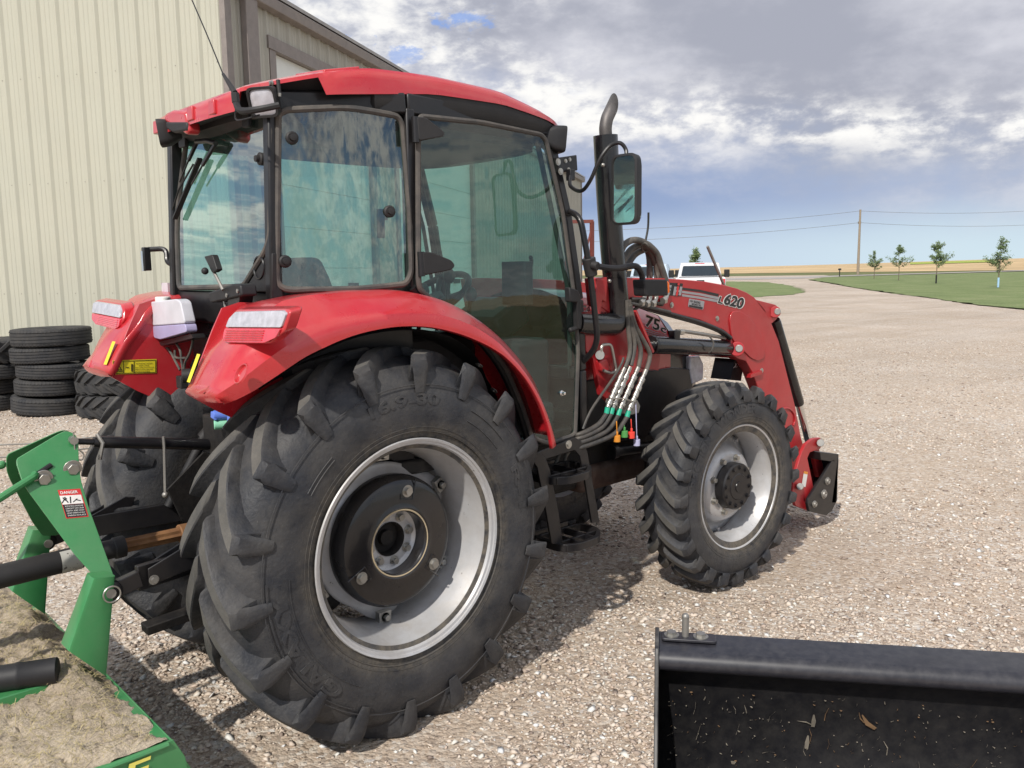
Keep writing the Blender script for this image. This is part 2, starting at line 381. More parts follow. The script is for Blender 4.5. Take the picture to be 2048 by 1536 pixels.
# banks: pale blue-green at the horizon, slate rain haze, bright cumulus row, violet-grey deck above
right = sstep(az, 44, 17)                                                 # 1 towards the right of the view
hor = mixc(nt, right, kc((.46, .55, .68)), kc((.54, .66, .73)))
rain = mixc(nt, right, kc((.23, .31, .50)), kc((.36, .43, .58)))
front = mixc(nt, sstep(m_('ADD', el, m_('MULTIPLY', wob, .25)), .3, 4.5), hor, rain)
rowc = m_('ADD', 9.7, m_('MULTIPLY', m_('SUBTRACT', az, 38.), .16))        # height of the cumulus row, sinking to the right
dr = m_('SUBTRACT', m_('ADD', el, m_('MULTIPLY', wob, .75)), rowc)
row = m_('MULTIPLY', m_('MULTIPLY', sstep(dr, -1.6, -.3), 1.), sstep(m_('ADD', b2, m_('MULTIPLY', b1, .4)), .52, .74))
deck = sstep(m_('ADD', dr, m_('MULTIPLY', m_('SUBTRACT', b2, .5), 7.)), -6.0, 2.2)
bp_ = m_('ADD', m_('MULTIPLY', b1, .5), m_('MULTIPLY', b2, .5))
b0 = noise(nt, .55, 6, .52, sc)
deckc = mixc(nt, sstep(m_('ADD', m_('MULTIPLY', b0, .75), m_('MULTIPLY', b2, .25)), .38, .62), kc((.34, .355, .42)), kc((.58, .585, .64)))
front = mixc(nt, deck, front, deckc)
lit = mixc(nt, sstep(b2, .36, .64), kc((.46, .48, .55)), kc((.84, .83, .81)))
leftness = sstep(m_('ADD', az, m_('MULTIPLY', wob, 1.6)), 38, 56)
wrow = m_('MULTIPLY', m_('MULTIPLY', gauss(dr, .5, 1.7), sstep(b2, .38, .62)), 1.1, clamp=True)
trc = m_('MULTIPLY', m_('MULTIPLY', sstep(az, 27, 19), sstep(el, 13.5, 17)), sstep(b1, .40, .6)); front = mixc(nt, trc, front, kc((.78, .78, .82)))
front = mixc(nt, wrow, front, lit)
wl = m_('MULTIPLY', m_('MULTIPLY', leftness, sstep(dr, -.5, 1.0)), sstep(m_('ADD', m_('MULTIPLY', b2, .8), m_('MULTIPLY', leftness, .22)), .40, .62), clamp=True)
front = mixc(nt, wl, front, lit)
gapn = noise(nt, 2.2, 7, .62, vec(m_('MULTIPLY', az, .09), m_('MULTIPLY', el, .17), 9.7), dist=.1)
gap = m_('MULTIPLY', m_('MULTIPLY', sstep(gapn, .60, .67), gauss(dr, 4., 3.2)), leftness, clamp=True)
front = mixc(nt, gap, front, kc((.20, .34, .70)))
up = sstep(el, 19, 34)
azf = m_('MULTIPLY', sstep(az, -22, 2), sstep(az, 95, 70))                # the sector the banks fill
allc = mixc(nt, m_('MULTIPLY', m_('SUBTRACT', 1., up), azf), over, front)
low = sstep(el, 5, 0); allc = mixc(nt, m_('MULTIPLY', low, .6), allc, hor)
nt.links.new(allc, bg.inputs[0]); bg.inputs[1].default_value = SKS*1.2; nt.links.new(bg.outputs[0], wo.inputs[0])
scene.view_settings.view_transform = 'Standard'; scene.view_settings.look = 'None'; scene.view_settings.gamma = 1; scene.view_settings.exposure = 0
scene.render.engine = 'CYCLES'; scene.cycles.max_bounces = 8; scene.cycles.transparent_max_bounces = 16; scene.cycles.caustics_reflective = False; scene.cycles.caustics_refractive = False
# ---------------------------------------------------------------- ground
def gmat(name, kind):
    m, nt, out = new_mat(name); b = N(nt, 'ShaderNodeBsdfPrincipled'); P = coords(nt); b.inputs['Specular IOR Level'].default_value = .25
    if kind == 'gravel':
        vo = nt.nodes.new('ShaderNodeTexVoronoi'); vo.inputs['Scale'].default_value = 46; nt.links.new(P, vo.inputs['Vector'])
        v2 = nt.nodes.new('ShaderNodeTexVoronoi'); v2.inputs['Scale'].default_value = 110; nt.links.new(P, v2.inputs['Vector'])
        sp = nt.nodes.new('ShaderNodeSeparateColor'); nt.links.new(vo.outputs['Color'], sp.inputs[0])
        sp2 = nt.nodes.new('ShaderNodeSeparateColor'); nt.links.new(v2.outputs['Color'], sp2.inputs[0])
        stone = ramp(nt, sp.outputs[0], [(0, (.26, .205, .17)), (.25, (.49, .41, .345)), (.6, (.64, .565, .485)), (.85, (.74, .695, .63)), (1, (.76, .75, .74))])
        grit = ramp(nt, sp2.outputs[1], [(0, (0.360, 0.282, 0.222)), (.5, (0.576, 0.474, 0.384)), (1, (0.744, 0.648, 0.546))])
        dirt = ramp(nt, noise(nt, 14, 8, .7, P), [(.3, (0.360, 0.270, 0.192)), (.7, (0.576, 0.456, 0.342))])
        patch = ramp(nt, noise(nt, .55, 6, .62, P, dist=.5), [(.35, 0), (.62, 1)])
        c = mixc(nt, mth(nt, 'GREATER_THAN', sp.outputs[1], .45), grit, stone)
        c = mixc(nt, mth(nt, 'MULTIPLY', mth(nt, 'MULTIPLY', patch, ramp(nt, noise(nt, 5, 6, .7, P), [(.35, .3), (.6, 1)])), .62), c, dirt)
        tone = ramp(nt, noise(nt, .16, 5, .6, P), [(.3, (.76, .745, .72)), (.7, (.98, .975, .965))])
        c = mixc(nt, 1., c, tone, 'MULTIPLY')
        # wheel tracks: long faint bands of darker packed dirt
        mp_t = nt.nodes.new('ShaderNodeMapping'); mp_t.inputs['Rotation'].default_value = (0, 0, math.radians(22)); mp_t.inputs['Scale'].default_value = (.06, .62, 1); nt.links.new(P, mp_t.inputs[0]); tr = noise(nt, 1.0, 6, .62, mp_t.outputs[0], dist=.5)
        c = mixc(nt, mth(nt, 'MULTIPLY', ramp(nt, tr, [(.50, 0), (.62, 1)]), .32), c, (0.313, 0.250, 0.192))
        h = mth(nt, 'ADD', mth(nt, 'MULTIPLY', vo.outputs['Distance'], -1.2), mth(nt, 'MULTIPLY', v2.outputs['Distance'], -.5))
        h = mth(nt, 'ADD', h, mth(nt, 'MULTIPLY', noise(nt, 3, 4, .6, P), 2.))
        bp = nt.nodes.new('ShaderNodeBump'); bp.inputs['Strength'].default_value = .7; bp.inputs['Distance'].default_value = .010
        nt.links.new(h, bp.inputs['Height']); nt.links.new(bp.outputs[0], b.inputs['Normal']); b.inputs['Roughness'].default_value = .85
    elif kind == 'lawn':
        c = ramp(nt, noise(nt, .35, 8, .65, P), [(.3, (.13, .17, .06)), (.5, (.17, .215, .08)), (.7, (.24, .26, .12))])
        c2 = ramp(nt, noise(nt, 9, 8, .8, P), [(.35, .55), (.65, 1.35)]); c = mixc(nt, 1., c, c2, 'MULTIPLY'); b.inputs['Roughness'].default_value = .9
    elif kind == 'road':
        c = ramp(nt, noise(nt, .8, 6, .6, P), [(.3, (.30, .27, .25)), (.7, (.42, .39, .36))]); b.inputs['Roughness'].default_value = .9
    elif kind == 'ditch':
        c = ramp(nt, noise(nt, .25, 8, .7, P), [(.3, (.08, .10, .035)), (.55, (.15, .16, .06)), (.75, (.26, .22, .11))]); b.inputs['Roughness'].default_value = .95
    elif kind == 'field':
        st = noise(nt, 1., 4, .6, coords(nt, (.004, .05, 1)))
        c = ramp(nt, st, [(.3, (.42, .30, .16)), (.7, (.60, .44, .25))])
        c2 = ramp(nt, noise(nt, .03, 6, .6, P), [(.3, .82), (.7, 1.15)]); c = mixc(nt, 1., c, c2, 'MULTIPLY'); b.inputs['Roughness'].default_value = .95
    elif kind == 'crop':
        c = ramp(nt, noise(nt, .05, 5, .6, P), [(.3, (.26, .33, .06)), (.7, (.38, .42, .09))]); b.inputs['Roughness'].default_value = .95
    nt.links.new(c, b.inputs['Base Color']); nt.links.new(b.outputs[0], out.inputs[0]); return m
def sheet(name, pts, z, m, kind='structure'):
    mb = MB(); mb.add([(p[0], p[1], z) for p in pts], [tuple(range(len(pts)))])
    o = mb.build(name, m, smooth=0, weld=False); o['kind'] = kind
    if o.data.polygons[0].normal.z < 0: o.data.flip_normals()
    return o
def rough_edge(pts, amp, n=14):
    out = []
    for i, p in enumerate(pts):
        q = pts[(i+1) % len(pts)]; L = math.hypot(q[0]-p[0], q[1]-p[1])
        d = (-(q[1]-p[1])/L, (q[0]-p[0])/L)
        for j in range(n):
            t = j/n; a = amp*random.uniform(-1, 1)*(0 if j == 0 else 1)*min(1, L/10); out.append((p[0]+(q[0]-p[0])*t+d[0]*a, p[1]+(q[1]-p[1])*t+d[1]*a))
    return out
circ = lambda r, n=64: [(r*math.cos(2*PI*i/n), r*math.sin(2*PI*i/n)) for i in range(n)]
G = lambda *pp: [tuple(on(a, b, 2, 0)[:2]) for a, b in pp]
sheet('ground', circ(4500), -.12, gmat('far_grass', 'ditch'))
def ring_sheet(name, r0, r1, z0, z1, a0, a1, m, n=60, k=8, hf=None):
    mb = MB(); vs = []; fs = []
    for i in range(k+1):
        t = i/k; r = r0+(r1-r0)*t
        for j in range(n+1):
            a = math.radians(a0+(a1-a0)*j/n); z = z0+(z1-z0)*t if hf is None else hf(t, math.degrees(a)); vs.append((CAM[0]+r*math.cos(a), CAM[1]+r*math.sin(a), z))
    for i in range(k):
        for j in range(n): fs.append((i*(n+1)+j, i*(n+1)+j+1, (i+1)*(n+1)+j+1, (i+1)*(n+1)+j))
    mb.add(vs, fs); o = mb.build(name, m, weld=False); o['kind'] = 'structure'
    if o.data.polygons[0].normal.z < 0: o.data.flip_normals()
    return o
def hfar(a): return float(np.interp(a, [-20, 16, 20.5, 25.3, 31, 38, 60, 130], [8.5, 7.6, 6.2, 4.6, 3.2, 1.9, 1.4, 1.2]))
def hfield(t, a): return -.05+(hfar(a)+.05)*(t**.9)
ring_sheet('field', 300, 1000, 0, 0, -70, 140, gmat('wheat_stubble', 'field'), hf=hfield, n=90)
ring_sheet('green_field', 560, 800, 0, 0, 17.6, 22.0, gmat('green_crop', 'crop'), hf=lambda t, a: hfield((560+240*t-300)/700, a)+.25, n=12)
gr = gmat('gravel', 'gravel')
# the yard: one sheet round the building and tractor whose far edge follows the lane
yard = G((2300, 655), (2048, 620), (1955, 611), (1857, 596), (1767, 585), (1704, 575), (1655, 566), (1617, 560.5), (1640, 557.3), (1700, 556))
yard = [tuple(p) for p in yard]
sheet('gravel_yard', [(-60, -60), (30, -60)]+[yard[0]]+rough_edge(yard[1:8], .12)[:7*14-13]+[yard[8], yard[9], (170, 84), (150, 110), (60, 130), (-60, 130)], 0, gr)
lawn = gmat('mown_lawn', 'lawn')
isl = G((1250, 566), (1460, 563), (1539, 564.5), (1580, 571), (1602, 578), (1608, 584), (1591, 589), (1512, 594.5), (1400, 597), (1290, 599))
sheet('lawn', rough_edge(isl, .35), .02, lawn)
rl = G((2300, 655), (2048, 618.6), (1955, 610), (1857, 595), (1767, 584), (1704, 574), (1655, 565), (1617.5, 559.4), (1650, 554.5), (1842, 549), (2048, 543), (2500, 534))
sheet('lawn_beyond_lane', rough_edge(rl, .35), .02, lawn)
rd = G((1150, 562), (1250, 562), (1460, 560), (1600, 557.5), (1690, 552.6), (1842, 548.2), (2048, 542.0), (2500, 533.2), (2500, 532.6), (2048, 540.4), (1842, 546.6), (1690, 550.6), (1600, 553.8), (1460, 556.5), (1250, 559), (1150, 559.6))
sheet('road', rd, .03, gmat('road_gravel', 'road'))
# loose stones: thousands of pebbles too many to count, denser near the camera
def pebbles():
    n = 210000; th = rng.uniform(math.radians(-6), math.radians(100), n); u = rng.uniform(0, 1, n); r = 1.3*np.exp(u*math.log(22/1.3))
    x = CAM[0]+r*np.cos(th); y = CAM[1]+r*np.sin(th)
    # thin out in dirt patches
    k = np.sin(x*2.1+1.3*np.sin(y*1.7))+np.sin(y*2.7-1.1*np.sin(x*1.3))+rng.normal(0, .7, n)
    keep = k > -.9; x, y, r = x[keep], y[keep], r[keep]; n = len(x)
    base = np.array([[.2, .1, .9], [1, 0, .45], [.31, .95, .1], [-.81, .59, .55], [-.81, -.59, .1], [.31, -.95, .5], [0, 0, -.8]], float)
    tri = np.array([[0, 1, 2], [0, 2, 3], [0, 3, 4], [0, 4, 5], [0, 5, 1], [6, 2, 1], [6, 3, 2], [6, 4, 3], [6, 5, 4], [6, 1, 5]])
    s = rng.lognormal(math.log(.0062), .48, n)*np.clip(.8+r*.05, .8, 1.6); s = np.minimum(s, .017)
    a = rng.uniform(0, 2*PI, n); j = 1+rng.normal(0, .22, (n, 7, 3))
    v = base[None]*j*s[:, None, None]*np.stack([rng.uniform(.8, 1.5, n), np.ones(n), rng.uniform(.45, .8, n)], -1)[:, None, :]
    tl = rng.normal(0, .3, n); vz = v[..., 2]+v[..., 0]*tl[:, None]
    ca, sa = np.cos(a)[:, None], np.sin(a)[:, None]
    X = v[..., 0]*ca-v[..., 1]*sa+x[:, None]; Yy = v[..., 0]*sa+v[..., 1]*ca+y[:, None]; Z = vz+s[:, None]*.12
    co = np.stack([X, Yy, Z], -1).reshape(-1, 3); f = (tri[None]+7*np.arange(n)[:, None, None]).reshape(-1, 3)
    me = bpy.data.meshes.new('pebbles'); me.vertices.add(len(co)); me.vertices.foreach_set('co', co.ravel())
    me.loops.add(f.size); me.loops.foreach_set('vertex_index', f.ravel()); me.polygons.add(len(f))
    me.polygons.foreach_set('loop_start', np.arange(len(f))*3); me.polygons.foreach_set('loop_total', np.full(len(f), 3)); me.update(calc_edges=True)
    at = me.attributes.new('tone', 'FLOAT', 'FACE'); at.data.foreach_set('value', np.repeat(rng.uniform(0, 1, n), 10))
    m, nt, out = new_mat('pebble_stone'); b = N(nt, 'ShaderNodeBsdfPrincipled'); b.inputs['Roughness'].default_value = .8; b.inputs['Specular IOR Level'].default_value = .3
    an = nt.nodes.new('ShaderNodeAttribute'); an.attribute_name = 'tone'
    c = ramp(nt, an.outputs['Fac'], [(0, (0.220, 0.171, 0.143)), (.12, (0.462, 0.374, 0.308)), (.4, (0.627, 0.533, 0.440)), (.62, (0.693, 0.605, 0.517)), (.75, (0.550, 0.429, 0.341)), (.92, (0.720, 0.693, 0.627)), (1, (0.720, 0.720, 0.720))])
    nt.links.new(c, b.inputs['Base Color']); nt.links.new(b.outputs[0], out.inputs[0]); me.materials.append(m)
    o = bpy.data.objects.new('gravel_stones', me); COL.objects.link(o); tag(o, 'loose pale gravel stones scattered over the yard', 'gravel', kind='stuff')
pebbles()
# ---------------------------------------------------------------- agricultural tyre and wheels
def ag_tyre(mb, c, R, Rc, W, rb, nl, lugw, lean, steer=0., out=-1, ph=0., front=False):
    """lugged tyre: closed carcass turned about the axle, bars sweeping from the shoulders to the centre line.
    a = axial offset (+ towards the outer side), th = angle in the wheel plane from forward towards up"""
    c = Vector(c); cs, sn = math.cos(steer), math.sin(steer)
    def pt(a, th, r):
        x = r*math.cos(th); y = a*out; p = Vector((x*cs-y*sn, x*sn+y*cs, r*math.sin(th)))+c
        if p.z < .003: p.z = .003
        return p
    h = Rc-rb
    half = [(0, Rc), (.45, Rc-.010*h/.3), (.72, Rc-.030*h/.3), (.84, Rc-.055*h/.3), (.93, Rc-.092*h/.3), (1.0, rb+h*.50), (.99, rb+h*.32), (.94, rb+h*.16), (.90, rb+.045), (.895, rb+.030), (.87, rb+.020), (.86, rb), (.80, rb-.02)]
    prof = [(-a*W, r) for a, r in half[::-1]]+[(a*W, r) for a, r in half[1:]]
    n = 120; vs = [pt(a, 2*PI*j/n, r) for a, r in prof for j in range(n)]; fs = []
    for i in range(len(prof)-1):
        for j in range(n): fs.append((i*n+j, i*n+(j+1) % n, (i+1)*n+(j+1) % n, (i+1)*n+j))
    mb.add(vs, fs)
    def rc(a):
        a = abs(a)/W; xs = [q[0] for q in half[:6]]; ys = [q[1] for q in half[:6]]; return float(np.interp(a, xs, ys))
    dep = R-Rc
    for side in (1, -1):
        for k in range(nl):
            t0 = 2*PI*(k+(.5 if side < 0 else 0))/nl+ph
            rings = []; q = lambda a, th, r: pt(side*a, th, r)
            for t in (0, .05, .15, .3, .45, .6, .75, .88, 1):
                a = .004+t*(W*.90-.004) if not front else .006+t*(W*.88-.006)
                th = t0+lean*(t**(.85 if not front else .75))
                rt = R-(.020*(t**3))*R/.735-(.008 if t == 0 else 0)
                hw = lugw*.5/R*(1.55-.55*t if not front else 1.25)*(.75 if t == 0 else 1); r0 = rc(a)-.006
                lead = 1.4 if not front else 1.2
                rings.append([q(a, th-hw*lead, r0), q(a, th-hw*1.25, r0+(rt-r0)*.42), q(a, th-hw, rt-.004), q(a, th-hw*.82, rt), q(a, th+hw*.82, rt), q(a, th+hw, rt-.004), q(a, th+hw*1.15, r0+(rt-r0)*.4), q(a, th+hw*1.45, r0)])
            th = t0+lean; hw = lugw*.5/R*(1. if not front else 1.25)
            def endring(a, r, f1, f2, sink):
                return [q(a*W, th-hw*f1*1.2, r-sink), q(a*W+.002, th-hw*f1, r-sink*.4), q(a*W+.004, th-hw*f1*.8, r), q(a*W+.005, th-hw*f1*.5, r), q(a*W+.005, th+hw*f2*.5, r), q(a*W+.004, th+hw*f2*.8, r), q(a*W+.002, th+hw*f2, r-sink*.4), q(a*W, th+hw*f2*1.2, r-sink)]
            if not front:
                rings.append(endring(.955, R-.040*R/.735, 1.0, .95, .02)); rings.append(endring(.972, Rc-.045, .85, .85, .012)); rings.append(endring(.978, Rc-.075, .80, .80, .012)); rings.append(endring(.980, Rc-.125, .60, .60, .0))
            else:
                rings.append(endring(1.0, R-.034*R/.555, 1.15, 1.0, .02)); rings.append(endring(1.03, Rc-.055, 1.7, .95, .006)); rings.append(endring(1.0, Rc-.068, 1.6, .85, .0))
            n0 = len(mb.f); rr = [r if side > 0 else r[::-1] for r in rings]
            mb.loft(rr)
            nr = 8
            for g in range(8):      # the worn running faces carry the pale dust
                mb.m[n0+2+0] = mb.m[n0+2+0]
            # loft lists faces ring by ring: eight per step, the top one is index 3
            for st_ in range(8):
                mb.m[n0+st_*8+3] = 1
    return pt
def side_text(mb, s, pt, W, rb, h, r0, r1, th0, th1, bold=.02, lift=.0022):
    """raised lettering that follows the side wall; th0 -> th1 is the reading direction"""
    vs, fs = text_geo(s, .02, bold); out = []
    def sw(r):
        f = (r-rb)/h; return W*float(np.interp(f, [.1, .16, .32, .50, .62, .73], [.90, .94, .99, 1.0, .985, .96]))
    for v in vs:
        r = r0+(r1-r0)*v.y; th = th0+(th1-th0)*v.x; out.append(pt(sw(r)+(lift if v.z > 0 else -.004), th, r))
    mb.add(out, fs)
RX, RY0, RZ = 0., -.547, .7175
FX, FY0, FZ, ST = 2.13, -.648, .555, -.067
tractor = thing('tractor', (0.9, 0, 0), 'red farm tractor with glazed cab and front loader parked on the gravel', 'tractor')
def rear_wheel(s):
    mb = MB(); c = (RX, s*-RY0 if s > 0 else RY0, RZ)
    pt = ag_tyre(mb, c, .730, .698, .206, .385, 18, .068, math.radians(21), out=s, ph=math.radians(5.9-21))
    wh = MB(); ax = (0, s, 0); o = .190
    prof = [(o, .407), (o+.006, .404), (o+.003, .396), (o-.014, .392), (o-.030, .391), (o-.036, .383), (o-.062, .382), (o-.070, .372), (o-.098, .371), (o-.108, .360), (o-.145, .359), (o-.160, .346), (o-.27, .346), (o-.30, .37), (o-.36, .385), (o-.37, .407), (o-.375, .407), (o-.365, .375), (o-.31, .36), (o-.28, .336), (o-.16, .336), (o-.10, .352), (o-.04, .37), (o-.005, .385)]
    wh.lathe(c, ax, prof, 96, close=True)
    wheel = wh.build('wheel', 'silver', tractor, smooth=30); lab(wheel, 'large silver rear wheel rim with black centre weight') if s < 0 else None
    ty = mb.build('tyre', ['tyre_rear', 'tread'], wheel, smooth=32, weld=False)
    # pressed silver centre disc with lobes bolted to rim clamps
    d = MB(); n = 120; rings = []
    for a, r, am in [(.02, .10, 0), (.02, .16, 0), (.0, .215, 0), (-.03, .255, .1), (-.045, .275, .35), (-.045, .285, 1)]:
        ring = []
        for j in range(n):
            t = 2*PI*j/n; k = max(0, math.cos(3*(t-.5)))**2*.9; ring.append(Vector(c)+Vector(((r+am*k*.05)*math.cos(t), s*(a+.02), (r+am*k*.05)*math.sin(t))))
        rings.append(ring)
    d.loft(rings, cap=False); disc = d.build('wheel_disc', 'silver', wheel, smooth=40); sm = disc.modifiers.new('thick', 'SOLIDIFY'); sm.thickness = .012
    if s > 0: 
        hb = MB(); hb.lathe(c, ax, [(-.2, .0), (-.2, .13), (.03, .13), (.05, .10), (.05, 0)], 32); hb.build('hub', 'dark', wheel); return
    for k in range(6):
        cl = MB(); t = .5+k*PI/3; e = Vector((math.cos(t), 0, math.sin(t))); p = Vector(c)+e*.318+Vector((0, s*-.02, 0))
        cl.bar(p-e*.022+Vector((0, s*.008, 0)), p+e*.036+Vector((0, s*.008, 0)), .055, .03, up=(0, 1, 0)); cl.hexbolt(p+Vector((0, s*.02, 0)), (0, s, 0), .013, .022); cl.build('rim_clamp', 'zinc', wheel, bevel=.004)
    w = MB(); w.lathe(c, ax, [(.045, .118), (.098, .118), (.106, .124), (.112, .134), (.106, .155), (.106, .215), (.098, .236), (.08, .248), (.05, .252), (.02, .25), (.01, .24), (.01, .13)], 96, close=True)
    wt = w.build('wheel_weight', 'black_gloss', wheel, smooth=35)
    for t in (78, 208, 322): b = MB().hexbolt(Vector(c)+Vector((.195*math.cos(math.radians(t)), s*.104, .195*math.sin(math.radians(t)))), (0, s, 0), .0155, .016); b.build('weight_bolt', 'zinc', wt, smooth=30)
    for t in (78, 208, 322):
        rc = MB(); ca, sa = math.cos(math.radians(t)), math.sin(math.radians(t)); q = Vector(c)+Vector((.195*ca, s*.1065, .195*sa)); u = Vector((ca, 0, sa)); v = Vector((-sa, 0, ca))
        rc.tube([q+v*.03-u*.01, q+v*.028-u*.03, q-v*.028-u*.03, q-v*.03+u*.05], .0028, 6); rc.build('weight_rib', 'black_gloss', wt)
    h = MB(); h.lathe(c, ax, [(.035, .063), (.035, .118), (.02, .12)], 48); hb = h.build('hub_ring', 'silver', wheel)
    for k in range(8):
        h = MB(); t = 2*PI*k/8+.2; h.hexbolt(Vector(c)+Vector((.090*math.cos(t), s*.036, .090*math.sin(t))), (0, s, 0), .0125, .018); h.build('wheel_bolt', 'zinc', wheel, smooth=30)
    h = MB(); h.lathe(c, ax, [(.04, .066), (.03, .06), (.0, .058), (.0, .03), (.02, .028), (.02, 0)], 40); h.build('hub', 'dark', wheel)
    h = MB(); h.lathe(c, (0, s, 0), [(.109, .1225), (.1105, .1265), (.1065, .1300)], 64); h.build('dust_line', mat('dried_mud_ring', (.42, .34, .22), .9), wt)
    tx = MB(); rb, hh, W = .385, .313, .206
    side_text(tx, '16.9-30', pt, W, rb, hh, .528, .572, math.radians(109), math.radians(77))
    side_text(tx, 'GALAXY', pt, W, rb, hh, .520, .572, math.radians(232), math.radians(183), bold=.03)
    side_text(tx, 'R-1', pt, W, rb, hh, .520, .555, math.radians(25), math.radians(5))
    def arc(r, a0, a1, n=20, w=.0022):
        pp = [pt(W*float(np.interp((r-rb)/hh, [.1, .16, .32, .50, .62, .73], [.90, .94, .99, 1.0, .985, .96]))+.001, math.radians(a0+(a1-a0)*i/n), r) for i in range(n+1)]; tx.tube(pp, w, 5)
    arc(.508, 240, 178); arc(.588, 240, 178); arc(.508, 60, 38, 10); arc(.55, 60, 38, 10); arc(.50, 146, 130, 8); arc(.515, 146, 130, 8)
    arc(.432, 0, 360, 120, .0018); arc(.602, 0, 360, 140, .002); arc(.448, 0, 360, 120, .0012)
    tx.build('side_lettering', 'tyre_rear', ty, smooth=20, weld=False)
rear_wheel(-1); rear_wheel(1)
def front_wheel(s):
    c = Vector((FX, s*-FY0 if s > 0 else FY0, FZ)); ax = Vector((-math.sin(ST)*s, s*math.cos(ST), 0))
    mb = MB(); pt = ag_tyre(mb, c, .556, .530, .146, .318, 24, .041, math.radians(13), steer=ST, out=s, ph=math.radians(-1-13), front=True)
    wh = MB(); o = .127
    prof = [(o, .340), (o+.005, .337), (o+.002, .330), (o-.012, .324), (o-.03, .322), (o-.038, .314), (o-.07, .311), (o-.085, .292), (o-.15, .290), (o-.17, .30), (o-.235, .318), (o-.245, .34), (o-.25, .34), (o-.24, .31), (o-.17, .29), (o-.15, .282), (o-.08, .284), (o-.03, .308), (o-.004, .322)]
    wh.lathe(c, ax, prof, 96, close=True); wheel = wh.build('wheel', 'silver', tractor, smooth=30)
    if s < 0: lab(wheel, 'smaller silver front wheel rim with black planetary hub')
    ty = mb.build('tyre', ['tyre_front', 'tread'], wheel, smooth=32, weld=False)
    d = MB(); d.lathe(c, ax, [(.055, .09), (.055, .165), (.045, .19), (.0, .215), (-.035, .235), (-.045, .262), (-.045, .289)], 80); disc = d.build('wheel_disc', 'silver', wheel, smooth=40)
    sm = disc.modifiers.new('thick', 'SOLIDIFY'); sm.thickness = .01
    u = ax.cross(Vector((0, 0, 1))).normalized(); Z = Vector((0, 0, 1))
    h = MB(); h.lathe(c, ax, [(.03, .126), (.105, .126), (.113, .119), (.113, .072), (.117, .068), (.117, .03), (.121, .028), (.121, 0)], 64); hub = h.build('planetary_hub', 'black', wheel)
    for k in range(12):
        b = MB(); t = 2*PI*k/12+.13; b.hexbolt(c+ax*.113+u*(.103*math.cos(t))+Z*(.103*math.sin(t)), ax, .009, .009); b.build('hub_bolt', 'black', hub, smooth=30)
    for k in range(8):
        b = MB(); t = 2*PI*k/8+.33; b.hexbolt(c+ax*.055+u*(.150*math.cos(t))+Z*(.150*math.sin(t)), ax, .013, .022); b.build('wheel_bolt', 'zinc', wheel, smooth=30)
    for k in range(8):
        b = MB(); t = 2*PI*k/8+.7; q = c+u*(.272*math.cos(t))+Z*(.272*math.sin(t)); b.hexbolt(q-ax*.045, ax, .011, .02); b.build('rim_bolt', 'silver', wheel, smooth=30)
    if s < 0:
        tx = MB(); rb, hh, W = .318, .21, .146
        side_text(tx, 'TRACTION', pt, W, rb, hh, .40, .445, math.radians(176), math.radians(132)); side_text(tx, 'WONDER', pt, W, rb, hh, .40, .45, math.radians(122), math.radians(76), bold=.03)
        def arc(r, w=.0016): tx.tube([pt(W*float(np.interp((r-rb)/hh, [.1, .16, .32, .50, .62, .73], [.90, .94, .99, 1.0, .985, .96])), 2*PI*i/90, r) for i in range(90)], w, 5, closed=True)
        arc(.372); arc(.385); arc(.462)
        tx.build('side_lettering', 'tyre_front', ty, smooth=20, weld=False)
front_wheel(-1); front_wheel(1)
# ---------------------------------------------------------------- chassis under cab and hood
cz = MB()
cz.loft([roundpoly([V(x, -w_, z0), V(x, w_, z0), V(x, w_, z1), V(x, -w_, z1)], .04) for x, w_, z0, z1 in ((-.34, .26, .55, 1.10), (.10, .27, .50, 1.12), (.12, .20, .52, .94), (1.05, .20, .52, .94), (1.10, .23, .57, 1.05), (2.0, .23, .57, 1.05), (2.05, .20, .55, .90), (2.4, .19, .55, .9))])
chas = cz.build('transmission_housing', 'dark', tractor, bevel=.03)
a = MB(); a.lathe((0, -.42, .718), (0, 1, 0), [(0, .11), (.10, .13), (.22, .17), (.42, .19), (.62, .17), (.74, .13), (.84, .11)], 28); a.build('rear_axle', 'dark', tractor)
a = MB(); a.tube([(FX, -.54, .56), (FX, -.3, .60), (FX, 0, .64), (FX, .3, .60), (FX, .54, .56)], [.10, .085, .13, .085, .10], 18); ax_ = a.build('front_axle', 'trans', tractor)
a = MB(); a.box((1.70, -.08, .62), (.55, .36, .14)); a.build('driveline_casting', 'trans', tractor, bevel=.03)
a = MB(); a.cyl((1.62, -.32, .76), (1.95, -.32, .74), .028); a.cyl((1.60, -.32, .76), (1.63, -.32, .76), .038); a.build('steering_cylinder', 'black', tractor)
a = MB(); a.box((.85, .12, .58), (.50, .80, .30)); a.build('fuel_tank', 'plastic', tractor, bevel=.06, seg=4)
